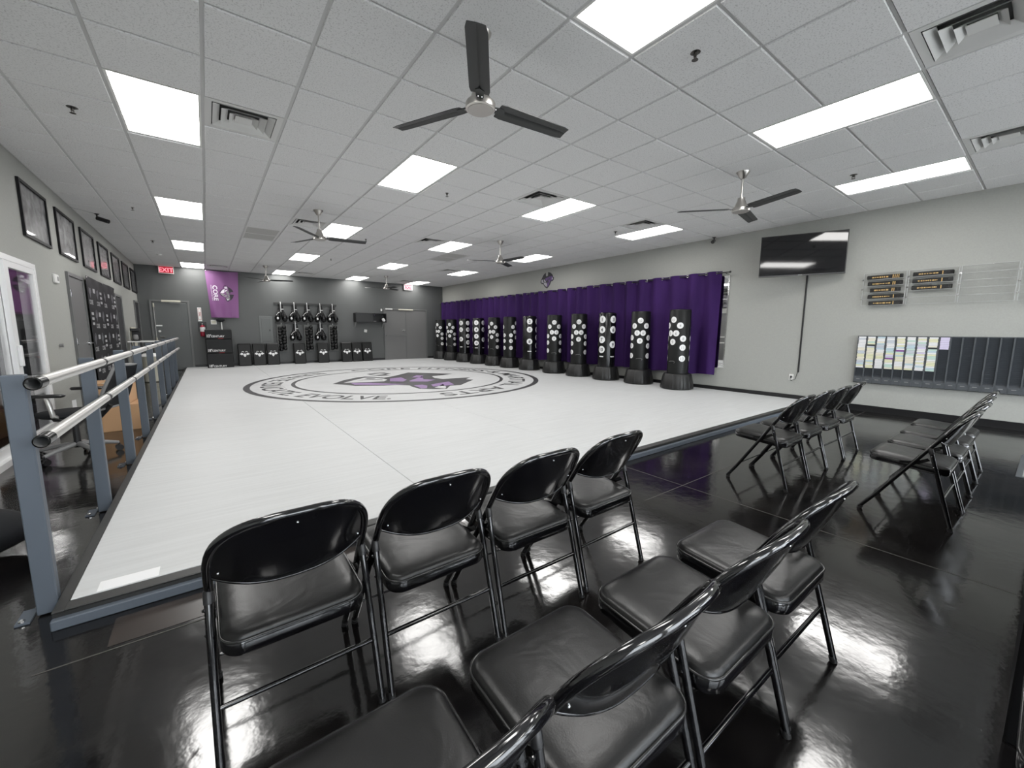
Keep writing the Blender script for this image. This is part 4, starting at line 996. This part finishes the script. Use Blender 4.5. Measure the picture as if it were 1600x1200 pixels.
# plyometric boxes
PYF = 15.98
z = ZM+0.003
for k, (hgt, num) in enumerate(((0.455, '18"'), (0.455, '18"'), (0.305, '12"'))):
    t = thing('plyo_box', ['black foam plyo box marked 18 at the bottom of the stack', 'black foam plyo box marked 18 in the middle of the stack', 'black foam plyo box marked 12 on top of the stack'][k], 'plyo box', (0.302, PYF+0.26, z), 0, 'stacked plyo boxes')
    sh = 0.0
    MB().bevbox(-0.348, 0.348, -0.26, 0.26, 0.001, hgt-0.001, 0.015).build('body', mat('plyo_vinyl', (0.010, 0.0105, 0.011), 0.5, spec=0.3), t, smooth=30)
    zz = (0.02 if k == 0 else 0.06)
    text_mb(num, lambda u, v: (-0.245+u*0.068, -0.262, zz+v*0.085), 0.025).build('number_print', M_PRINT, t)
    text_mb('CENTURY', lambda u, v: (-0.020+u*0.056, -0.262, zz+v*0.060), 0.02).build('brand_print', M_PRINT, t)
    if k > 0: MB().box(-0.02, 0.12, -0.2625, -0.260, 0.012, 0.028).build('red_mark', M_REDP, t)
    MB().box(-0.05, 0.05, -0.263, -0.26, hgt-0.02, hgt-0.008).build('handle_slot', M_BLACK, t)
    z += hgt

# electrical panel
t = thing('electrical_panel', 'flush grey breaker panel painted like the wall', 'panel', (1.70, YB, 0.86)); of = (1.70, YB, 0.86)
MB().bevbox(1.49, 1.90, YB-0.018, YB, 0.80, 1.76, 0.006).build('frame', mat('panel_paint', (0.125, 0.133, 0.13), 0.45), t, of)
MB().bevbox(1.555, 1.835, YB-0.026, YB-0.018, 0.875, 1.69, 0.004).build('door', mat('panel_paint2', (0.11, 0.118, 0.115), 0.45), t, of)
MB().box(1.785, 1.815, YB-0.032, YB-0.026, 1.24, 1.30).build('latch', M_BLACK, t, of)

# kick shields
def shield_logo(fn, parent, of):
    w_ = MB()
    for s in (-1, 1):
        w_.add([fn(s*a, b) for a, b in ((.30, .12), (.55, .30), (.75, .20), (1.0, -.10), (.80, -.12), (.62, -.30), (.38, -.22))], [tuple(range(7))])
        w_.add([fn(s*a, b) for a, b in ((.10, .45), (.30, .62), (.55, .55), (.62, .42), (.50, .46), (.32, .52), (.16, .38))], [tuple(range(7))])
    w_.add([fn(a, b) for a, b in ((-.34, -.18), (-.18, .06), (.18, .06), (.34, -.18), (.20, -.52), (0, -.75), (-.20, -.52))], [tuple(range(7))])
    w_.build('logo_print', M_PRINT, parent, of)
SH = [(0.985, 0), (1.405, 0), (1.815, 0), (2.655, 0), (3.44, 0), (4.285, 0), (4.67, 0), (5.065, 0)]
SHL = ['beside the plyo boxes', 'second from the plyo boxes', 'third from the plyo boxes, under the glove rack', 'standing alone between the left and middle gear boards', 'standing alone between the middle and right gear boards', 'first of three left of the double door', 'middle of three left of the double door', 'nearest the double door']
M_SHV = mat('shield_vinyl', (0.006, 0.0063, 0.006), 0.36, spec=0.3, bump=(14, 0.25, 0.01))
K0 = None
for k, (x, rz) in enumerate(SH):
    lab = 'black leaning kick shield with white logo, '+SHL[k]; loc = (x, 16.40, ZM+0.003)
    if K0 is None:
        K0 = thing('kick_shield', lab, 'kick shield', loc, 0, 'kick shields along the back wall')
        def kp(u, v, d): return (u, -0.10+d+v*0.16, v)       # leaning back
        b = MB(); rr = []
        def kv(x_, v, d): return kp(x_, v, d)
        prof = [(-0.19, 0.0), (0.19, 0.0), (0.19, 0.74), (-0.19, 0.74)]
        b.bevbox(-0.19, 0.19, 0.0, 0.14, 0.0, 0.74, 0.022); b.v = [(p[0], -0.12+p[1]+p[2]*0.16, p[2]) for p in b.v]
        b.build('body', M_SHV, K0, smooth=30)
        for zz in (0.03, 0.71): MB().tube([(-0.17, -0.121+zz*0.16, zz), (0.17, -0.121+zz*0.16, zz)], 0.004, 6).build('edge_seam', M_BLACK, K0)
        sp = MB().bevbox(-0.195, -0.188, 0.03, 0.07, 0.42, 0.46, 0.002); sp.v = [(p[0], -0.12+p[1]+p[2]*0.16, p[2]) for p in sp.v]; sp.build('strap_rivet', M_CHROME, K0)
        shield_logo(lambda u, v: (u*0.145, -0.1225+(0.40+v*0.145)*0.16, 0.40+v*0.145), K0, (0, 0, 0))
    else: dup(K0, loc, 0, lab, 'kick shields along the back wall')

# glove rack
for z_, lab in ((2.215, 'upper'), (1.535, 'lower')):
    t = thing('hanging_rail', '%s dark wall rail carrying the boxing gloves' % lab, 'rail', (3.0, YB, z_)); of = (3.0, YB, z_)
    MB().bevbox(1.97, 4.06, YB-0.05, YB-0.025, z_-0.035, z_+0.035, 0.004).build('bar', mat('rail_dark', (0.03, 0.031, 0.03), 0.5), t, of)
    for x in (2.0, 3.0, 4.02): MB().box(x-0.02, x+0.02, YB-0.025, YB, z_-0.03, z_+0.03).build('standoff', M_BLACK, t, of)
def make_gloves():
    t = thing('boxing_gloves', '', 'boxing gloves')           # origin at the hook
    MB().tube([(0, 0.035, 0.04), (0, 0.0, 0.05), (0, -0.03, 0.0), (0, -0.02, -0.08), (0.0, -0.04, -0.30)], 0.012, 8).build('hook_strap', M_STRAP, t, smooth=50)
    for s in (-1, 1):
        pth = [(s*0.035, 0, -0.03), (s*0.045, 0, -0.16), (s*0.05, 0, -0.27), (s*0.085, 0, -0.40), (s*0.115, 0, -0.52), (s*0.105, 0, -0.60), (s*0.09, 0, -0.635)]
        g = MB().tube(pth, [0.034, 0.036, 0.048, 0.075, 0.095, 0.075, 0.02], 14).build('glove', M_GLOSSB, t, smooth=60)
        MB().tube([(s*0.04, -0.05, -0.30), (s*0.03, -0.075, -0.40), (s*0.025, -0.075, -0.47)], [0.028, 0.036, 0.02], 10).build('thumb', M_GLOSSB, g, smooth=60)
        MB().tube([(s*0.045, 0, -0.19), (s*0.046, 0, -0.215)], 0.046, 14).build('wrist_band', M_STRAP if s > 0 else M_GLOSSB, g, smooth=60)
    MB().ball((-0.115, -0.085, -0.52), 0.032, 0.02, 0.042).build('white_badge', M_PRINT, t, smooth=60)
    MB().tube([(-0.16, -0.075, -0.42), (-0.10, -0.085, -0.34), (-0.04, -0.075, -0.30)], 0.010, 6).build('lace', M_STRAP, t)
    return t
G0 = None
GL = [(2.17, 2.215, 'upper rail, leftmost'), (2.60, 2.215, 'upper rail, second from left'), (3.02, 2.215, 'upper rail, middle'), (3.46, 2.215, 'upper rail, second from right'), (3.89, 2.215, 'upper rail, rightmost'), (2.60, 1.535, 'lower rail, left'), (3.43, 1.535, 'lower rail, right')]
for x, z_, lab in GL:
    loc = (x, YB-0.09, z_); lab = 'pair of black boxing gloves with white straps, '+lab
    if G0 is None: G0 = make_gloves(); G0.location = loc; G0['label'] = lab; G0['group'] = 'boxing gloves on the wall'
    else: dup(G0, loc, 0, lab, 'boxing gloves on the wall')
H0 = None
for x, lab in ((2.16, 'left'), (3.03, 'middle'), (3.88, 'right')):
    lab = 'tall grey board packed with black training mitts, %s one' % lab; loc = (x, YB-0.06, 0.50)
    if H0 is None:
        H0 = thing('gear_board', lab, 'gear board', loc, 0, 'mitt boards under the rail')
        MB().bevbox(-0.155, 0.155, -0.02, 0.055, 0.0, 0.98, 0.004).build('board', mat('board_grey', (0.12, 0.125, 0.12), 0.5), H0)
        MB().tube([(0, 0.0, 0.98), (0, -0.02, 1.03)], 0.012, 6).build('hook', M_STRAP, H0)
        rnd = random.Random(5)
        for r in range(8):
            for c in (-1, 1):
                zc = 0.09+r*0.108+rnd.uniform(-0.015, 0.015)+(0.03 if c > 0 else 0)
                MB().ball((c*0.062+rnd.uniform(-0.012, 0.012), -0.085, zc), 0.074, 0.062, 0.068, 10, 7).build('mitt', M_GLOSSB if (r+c) % 3 else M_BAG, H0, smooth=60)
        for s in (-1, 1): MB().box(s*0.14-0.006, s*0.14+0.006, -0.12, -0.02, 0.02, 0.96).build('side_strip', mat('board_strip', (0.16, 0.165, 0.16), 0.5), H0)
    else: dup(H0, loc, 0, lab, 'mitt boards under the rail')

# wall cabinet, brackets
t = thing('wall_box_shelf', 'black wall mounted equipment box left of the double door', 'box', (5.30, YB, 1.60)); of = (5.30, YB, 1.60)
x0, x1 = 4.68, 5.88
bx = MB().box(x0, x1, YB-0.36, YB, 1.60, 1.625).box(x0, x1, YB-0.36, YB, 1.935, 1.96).box(x0, x0+0.02, YB-0.36, YB, 1.625, 1.935).box(x1-0.02, x1, YB-0.36, YB, 1.625, 1.935).box(x0+0.02, x1-0.02, YB-0.02, YB, 1.625, 1.935)
bx.build('carcass', M_BLACK, t, of)
MB().box(x0+0.02, x0+0.66, YB-0.36, YB-0.34, 1.627, 1.933).build('front_panel', mat('box_front', (0.02, 0.021, 0.021), 0.35), t, of)
MB().box(x0+0.70, x0+0.73, YB-0.38, YB-0.36, 1.87, 1.91).build('latch', M_CHROME, t, of)
MB().box(x0+0.70, x0+0.80, YB-0.30, YB-0.25, 1.63, 1.66).build('device', M_GREYP, t, of)
for x in (x0+0.02, x1-0.08): MB().prism([(YB, 1.40), (YB-0.03, 1.40), (YB-0.20, 1.595), (YB, 1.595)], lambda u, v, d: (d, u, v), x, x+0.03).build('bracket', M_GREYP, t, of)
t = thing('white_bundle', 'white crumpled cloth in the end of the black wall box', 'cloth', (5.80, YB-0.30, 1.626))
b = MB(); b.ball((-0.02, 0, 0.075), 0.07, 0.05, 0.075, 14, 9); b.v = [(p[0]+0.012*math.sin(40*p[2]), p[1]+0.012*math.sin(50*p[0]), p[2]+0.006*math.sin(37*p[1])) for p in b.v]; b.build('folds', M_PRINT, t, smooth=30)
t = thing('wall_pad_notice', 'small white tilted card on the wall under the black box', 'sign', (5.13, YB-0.002, 1.26)); b = MB().box(-0.055, 0.055, -0.01, 0, -0.055, 0.055).build('card', M_WHITE, t); b.rotation_euler.y = R(8)
t = thing('door_sensor', 'small white sensor above the left end of the black box', 'sensor', (5.80, YB-0.002, 2.11)); MB().bevbox(-0.03, 0.03, -0.03, 0, -0.045, 0.045, 0.006).build('housing', M_WHITE, t)

# ================================================================ LEFT WALL
for k in range(7):
    y0 = 7.185+1.415*k; y1 = y0+1.0; z0, z1 = 2.345, 2.985
    t = thing('framed_poster', 'black framed black-and-white poster high on the left wall, %s from the front' % ordn[k], 'poster', (XL, (y0+y1)/2, z0), 0, 'framed posters on the left wall'); of = (XL, (y0+y1)/2, z0)
    f = MB()
    for a in ((y0, y0+0.035, z0, z1), (y1-0.035, y1, z0, z1), (y0+0.035, y1-0.035, z0, z0+0.035), (y0+0.035, y1-0.035, z1-0.035, z1)): f.box(XL+0.001, XL+0.026, *a)
    f.build('frame', mat('poster_frame_black', (0.006, 0.006, 0.007), 0.5, spec=0.2), t, of)
    MB().box(XL+0.002, XL+0.010, y0+0.035, y1-0.035, z0+0.035, z1-0.035).build('print', photo_material(k), t, of)

o = sempty('door_3', (XL, 6.38, 0)); of = (XL, 6.38, 0)
f = MB(); f.box(XL-TH, XL+0.02, DY1-0.06, DY1, 0.0, DZ); f.box(XL-TH, XL+0.02, DY0, DY0+0.08, 0, DZ); f.box(XL-TH, XL+0.02, DY0+0.08, DY1-0.06, DZ-0.06, DZ); f.box(XL-TH, XL+0.02, DY0+0.08, DY1-0.06, 0.0, 0.06)
f.build('door_frame', M_WFRAME, o, of)
for nm, a, b, x in (('sliding_panel', 6.38, 7.30, XL-0.004), ('fixed_panel', 5.48, 6.42, XL-0.05)):
    p = MB(); p.box(x-0.02, x+0.02, a, a+0.12, 0.06, DZ-0.06); p.box(x-0.02, x+0.02, b-0.06, b, 0.06, DZ-0.06); p.box(x-0.02, x+0.02, a+0.12, b-0.06, 0.06, 0.15); p.box(x-0.02, x+0.02, a+0.12, b-0.06, DZ-0.125, DZ-0.06)
    q = p.build(nm, M_WFRAME, o, of)
    MB().box(x-0.004, x+0.004, a+0.12, b-0.06, 0.15, DZ-0.125).build('pane', M_GLASS, q, of)
h = MB().bevbox(XL+0.016, XL+0.045, 6.40, 6.46, 0.90, 1.12, 0.008).build('pull_handle', M_WFRAME, o, of)
# things in the office behind the glass
t = thing('office_banner', 'purple banner with a dark emblem seen through the sliding door', 'banner', (-1.97, 8.585, 1.5)); of = (-1.97, 8.585, 1.5)
MB().box(-2.30, XL-TH-0.005, 8.58, 8.595, 1.52, 2.15).build('cloth', mat('office_purple', (0.20, 0.07, 0.26), 0.6), t, of)
mb = MB(); mb.prism(EM_OUT, lambda u, v, d: (-1.86+v*0.12*-1, d, 1.84+u*0.10), 8.575, 8.579); mb.build('emblem', mat('office_emblem', (0.05, 0.045, 0.055), 0.5), t, of)
t = thing('purple_cloth', 'deep purple cloth hanging low behind the left door pane', 'cloth', (-2.4, 8.56, 0.1))
def pc(u, v): return (-0.35+u*0.7, 0.02*math.sin(18*u), 0.05+v*0.75)
MB().grid(pc, 30, 4).build('cloth', M_CURT, t, smooth=60)
t = thing('office_shelf', 'dark shelving unit behind the sliding glass door', 'shelf', (-1.95, 8.4, 0)); of = (-1.95, 8.4, 0)
for x in (-2.03, -1.74): MB().box(x, x+0.02, 8.25, 8.55, 0, 1.45).build('upright', M_BLACK, t, of)
for z in (0.1, 0.55, 1.0, 1.40): MB().box(-2.01, -1.74, 8.25, 8.55, z, z+0.02).build('shelf_board', M_GREYP if z > 0.9 else M_BLACK, t, of)

# grey door beside the banner, dark leaves further on paint in the shade of open doorways
def door_left(n, y0, y1, ztop, md):
    o = sempty('door_%d' % n, (XL, (y0+y1)/2, 0)); of = (XL, (y0+y1)/2, 0)
    f = MB(); f.box(XL, XL+0.03, y0, y0+0.05, 0, ztop); f.box(XL, XL+0.03, y1-0.05, y1, 0, ztop); f.box(XL, XL+0.03, y0+0.05, y1-0.05, ztop-0.05, ztop)
    f.build('door_frame', M_DFR, o, of)
    MB().box(XL+0.001, XL+0.012, y0+0.053, y1-0.053, 0.01, ztop-0.053).build('door_leaf', md, o, of)
    return o, of
o, of = door_left(4, 8.77, 9.75, 2.125, M_DOOR)
for z in (1.82, 1.1, 0.25): MB().bevbox(XL+0.012, XL+0.036, 8.81, 8.835, z-0.055, z+0.055, 0.003).build('hinge', M_CHROME, o, of)
MB().tube([(XL+0.012, 9.60, 1.06), (XL+0.06, 9.60, 1.06), (XL+0.065, 9.47, 1.06)], 0.013, 10).build('lever_handle', M_CHROME, o, of, smooth=50)
MB().tube([(XL+0.012, 9.60, 1.06), (XL+0.02, 9.60, 1.06)], 0.035, 16).build('rosette', M_CHROME, o, of, smooth=50)
MB().tube([(XL, 8.0, 1.068), (XL+0.04, 8.0, 1.068)], [0.02, 0.024], 12).build('door_stop', M_GREYP, o, of, smooth=50)
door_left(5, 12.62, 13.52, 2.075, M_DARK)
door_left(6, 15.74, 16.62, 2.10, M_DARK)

# thermostat
t = thing('thermostat', 'small white thermostat on the left wall beside the sliding door', 'thermostat', (XL, 8.19, 1.90)); of = (XL, 8.19, 1.90)
MB().bevbox(XL, XL+0.03, 8.10, 8.28, 1.90, 2.02, 0.008).build('housing', M_WHITE, t, of)
MB().box(XL+0.03, XL+0.0315, 8.19, 8.25, 1.935, 1.99).build('display', M_GREYP, t, of)

# logo backdrop
M_BPR = mat('backdrop_white', (0.45, 0.45, 0.46), 0.4)
BY0, BY1, BZ0_, BZ1_ = 9.76, 12.47, 0.13, 2.17
t = thing('logo_backdrop', 'black photo backdrop covered with rows of small white logos', 'banner', (XL, (BY0+BY1)/2, BZ0_)); of = (XL, (BY0+BY1)/2, BZ0_)
def bd(y, z): return XL+0.045+0.010*math.sin(3.3*y)+0.012*math.exp(-((z-2.05)/0.06)**2)*math.sin(9*y)
MB().grid(lambda u, v: (bd(BY0+u*(BY1-BY0), BZ0_+v*(BZ1_-BZ0_)), BY0+u*(BY1-BY0), BZ0_+v*(BZ1_-BZ0_)), 40, 20).build('sheet', M_BANNER, t, of, smooth=60)
for r in range(5):
    for c in range(8):
        y = BY0+0.17+c*0.34; z = BZ1_-0.30-r*0.40-0.0*c
        if y > BY1-0.12: continue
        if (r+c) % 2 == 0:
            m1 = MB(); m1.add([(bd(y, z)+0.003, y+u*0.10, z+0.05+v*0.11) for u, v in EM_OUT], [tuple(range(len(EM_OUT)))]); m1.build('emblem_print', mat('backdrop_grey', (0.10, 0.10, 0.11), 0.4), t, of)
            text_mb('CORE', lambda u, v: (bd(y, z)+0.004, y+u*0.075, z-0.16+v*0.075), 0.03).build('core_print', M_BPR, t, of)
        else:
            for q in range(3 if (c//2+r) % 2 else 1):
                h_ = 0.045 if (c//2+r) % 2 else 0.075; zz = z+0.08-q*0.085
                m1 = MB(); m1.add([(bd(y, zz)+0.003, y+a, zz+b) for a, b in ((-0.085, -h_/2), (0.085, -h_/2), (0.085, h_/2), (-0.085, h_/2))], [(0, 1, 2, 3)]); m1.build('sponsor_print', M_BPR, t, of)
for y in (BY0+0.06, (BY0+BY1)/2, BY1-0.06): MB().ball((XL+0.05, y, BZ1_-0.02), 0.012, n=8, m_=5).build('eyelet', M_CHROME, t, of)

# high white table with a coffee maker, cream board, bin
t = thing('high_table', 'narrow white topped high table by the left wall past the doors', 'table', (-1.28, 13.95, 0)); of = (-1.28, 13.95, 0)
MB().bevbox(-1.56, -1.02, 13.6, 14.3, 0.965, 0.995, 0.004).build('table_top', M_WHITE, t, of)
for x in (-1.53, -1.07):
    for y in (13.63, 14.25): MB().box(x, x+0.03, y, y+0.03, 0, 0.965).build('leg', M_GREYP, t, of)
t = thing('coffee_maker', 'small black machine standing on the white high table', 'appliance', (-1.43, 13.9, 0.995))
MB().bevbox(-0.08, 0.08, -0.10, 0.12, 0.0, 0.03, 0.008).build('base', M_BLACK, t); MB().bevbox(-0.08, 0.08, 0.03, 0.12, 0.03, 0.24, 0.008).build('column', M_BLACK, t); MB().bevbox(-0.085, 0.085, -0.11, 0.12, 0.24, 0.31, 0.012).build('head', M_BLACK, t); MB().lathe([(0.04, 0.032), (0.055, 0.06), (0.05, 0.13), (0.035, 0.16)], (0, -0.04, 0), 14).build('jug', M_GREYP, t, smooth=40)
t = thing('cream_board', 'cream coloured board standing against the left wall', 'board', (XL+0.03, 14.75, 0)); MB().bevbox(-0.015, 0.015, -0.28, 0.40, 0.0, 1.34, 0.004).build('sheet', M_CREAM, t)
MB().box(0.015, 0.017, -0.10, -0.07, 0.5, 1.2).build('edge_tape', M_STRAP, t)
t = thing('white_bin', 'white tapering plastic bin under the high table', 'bin', (-1.15, 13.3, 0))
MB().lathe([(0.13, 0.0), (0.16, 0.02), (0.20, 0.60), (0.215, 0.62), (0.20, 0.62), (0.155, 0.04)], n=20).build('body', M_CREAM, t, smooth=40)
MB().lathe([(0.21, 0.62), (0.215, 0.64), (0.12, 0.70), (0.02, 0.71)], n=20).build('lid', M_WHITE, t, smooth=40)

# cardboard boxes
for k, (x, y, z, rz, sx, sy, sz_) in enumerate(((-1.02, 7.30, 0.0, 4, 0.46, 0.52, 0.33), (-1.05, 7.32, 0.332, -5, 0.40, 0.46, 0.28))):
    t = thing('cardboard_box', ['large brown cardboard box on the floor behind the railing', 'smaller brown cardboard box lying on the larger one'][k], 'box', (x, y, z), R(rz))
    MB().bevbox(-sx/2, sx/2, -sy/2, sy/2, 0, sz_, 0.004).build('carton', M_CARD, t)
    MB().box(-0.028, 0.028, -sy/2-0.001, sy/2+0.001, sz_, sz_+0.001).build('tape', M_CREAM, t)
    for s in (-1, 1): MB().box(-sx/2+0.002, sx/2-0.002, s*0.003 if s > 0 else -sy/2+0.004, sy/2-0.004 if s > 0 else -0.003, sz_-0.0005, sz_+0.0008).build('flap', M_CARD, t)

# office chair behind the railing
t = thing('office_chair', 'black and silver office swivel chair behind the handrail', 'chair', (-1.13, 5.85, 0), R(70))
for k in range(5):
    a = 2*math.pi*k/5+0.3; ca, sa = math.cos(a), math.sin(a)
    lg = MB().tube([(0.03*ca, 0.03*sa, 0.135), (0.18*ca, 0.18*sa, 0.115), (0.30*ca, 0.30*sa, 0.085)], [0.026, 0.022, 0.016], 10).build('base_arm', M_GREYP, t, smooth=50)
    cs_ = MB()
    for s in (-1, 1): cs_.tube([(0.30*ca-sa*s*0.012, 0.30*sa+ca*s*0.012, 0.032), (0.30*ca-sa*s*0.032, 0.30*sa+ca*s*0.032, 0.032)], 0.031, 14)
    cs_.tube([(0.30*ca, 0.30*sa, 0.032), (0.30*ca, 0.30*sa, 0.085)], 0.010, 8); cs_.build('caster', M_BLACK, lg, smooth=40)
MB().tube([(0, 0, 0.10), (0, 0, 0.40)], 0.028, 14).build('gas_lift', M_BLACK, t, smooth=50)
MB().bevbox(-0.10, 0.10, -0.12, 0.12, 0.385, 0.42, 0.01).build('tilt_plate', M_BLACK, t)
def cushion(x0, x1, y0, y1, z0, z1, b): return MB().bevbox(x0, x1, y0, y1, z0, z1, b)
sb = MB().lathe([(0.18, 0.42), (0.235, 0.435), (0.25, 0.455), (0.24, 0.475), (0.15, 0.487), (0.02, 0.485)], n=28, mod=lambda a, z: 1+0.09*abs(math.cos(2*a))**0.5*0.5)
sb.build('seat', M_MESHF, t, smooth=60)
def bk(u, v):
    x = (u-0.5)*0.46*(1-0.25*v*v); y = -0.26-0.16*v+0.05*math.cos((u-0.5)*3.0)-0.05; z = 0.50+v*0.42; return (x, y, z)
bb = MB().grid(bk, 12, 10); n0 = len(bb.v); bb.v += [(p[0], p[1]-0.02, p[2]) for p in bb.v[:n0]]; nf = len(bb.f); bb.f += [tuple(i+n0 for i in reversed(q)) for q in bb.f[:nf]]
bb.build('backrest', M_MESHF, t, smooth=60)
MB().tube([bk(0, 0), bk(0, 0.5), bk(0, 1), bk(0.5, 1.02), bk(1, 1), bk(1, 0.5), bk(1, 0), bk(0.5, -0.04)], 0.016, 8, closed=True).build('back_frame', M_GREYP, t, smooth=60)
MB().tube([(0, 0.0, 0.40), (0, -0.22, 0.41), (0, -0.31, 0.52)], 0.022, 8).build('back_stem', M_BLACK, t, smooth=50)
for s in (-1, 1):
    ar = MB().tube([(s*0.18, -0.02, 0.43), (s*0.29, -0.02, 0.47), (s*0.30, 0.0, 0.62), (s*0.29, 0.02, 0.65)], [0.018, 0.020, 0.018, 0.016], 10).build('arm_support', M_ALU, t, smooth=50)
    MB().bevbox(s*0.29-0.035, s*0.29+0.035, -0.12, 0.17, 0.65, 0.68, 0.014).build('arm_pad', M_BLACK, ar, smooth=40)
MB().box(0.20, 0.26, 0.12, 0.121, 0.45, 0.55).build('paper_tag', M_PRINT, t)

# dark gym bag at the left edge
t = thing('gym_bag', 'soft black gym bag on the floor at the left picture edge', 'bag', (-1.20, 3.42, 0), R(25))
gb = MB().ball((0, 0, 0.14), 0.33, 0.20, 0.15, 28, 16)
gb.v = [(p[0]*(1+0.05*math.sin(9*p[1])), p[1]+0.015*math.sin(14*p[0]), max(0.0, p[2]+0.014*math.sin(11*p[0]+7*p[1]))) for p in gb.v]
gb.build('body', mat('bag_nylon', (0.008, 0.0085, 0.010), 0.7, spec=0.2), t, smooth=60)
MB().tube([(-0.25, 0.0, 0.24), (-0.1, 0.02, 0.292), (0.1, 0.0, 0.292), (0.25, 0.0, 0.24)], 0.006, 6).build('zip', M_BLACK, t, smooth=50)
for s in (-1, 1): MB().tube([(-0.12, s*0.10, 0.27), (-0.08, s*0.05, 0.36), (0.06, s*0.06, 0.37), (0.12, s*0.10, 0.27)], 0.011, 8).build('handle', M_BLACK, t, smooth=50)

# right edge of the picture
M_CNT = mat('counter_black', (0.004, 0.004, 0.0045), 0.6, spec=0.15)
t = thing('black_counter', 'low black counter cut off by the right picture edge', 'counter', (3.0, -0.30, 0)); of = (3.0, -0.30, 0)
MB().bevbox(1.935, 4.2, -0.60, -0.03, 0.0, 0.86, 0.006).build('body', M_CNT, t, of)
MB().bevbox(1.915, 4.22, -0.62, -0.012, 0.86, 0.90, 0.008).build('top', M_GLOSSB, t, of)
MB().box(1.929, 1.935, -0.55, -0.08, 0.10, 0.80).build('end_panel', M_CNT, t, of)
t = thing('entry_mat', 'pale ribbed floor mat at the right picture edge', 'mat', (6.3, -0.35, 0)); of = (6.3, -0.35, 0)
MB().bevbox(5.76, 6.85, -0.85, 0.10, 0.0, 0.008, 0.003).build('backing', M_RACK, t, of)
for k in range(18): MB().box(5.80+k*0.058, 5.83+k*0.058, -0.81, 0.06, 0.008, 0.013).build('rib', M_RETV, t, of)
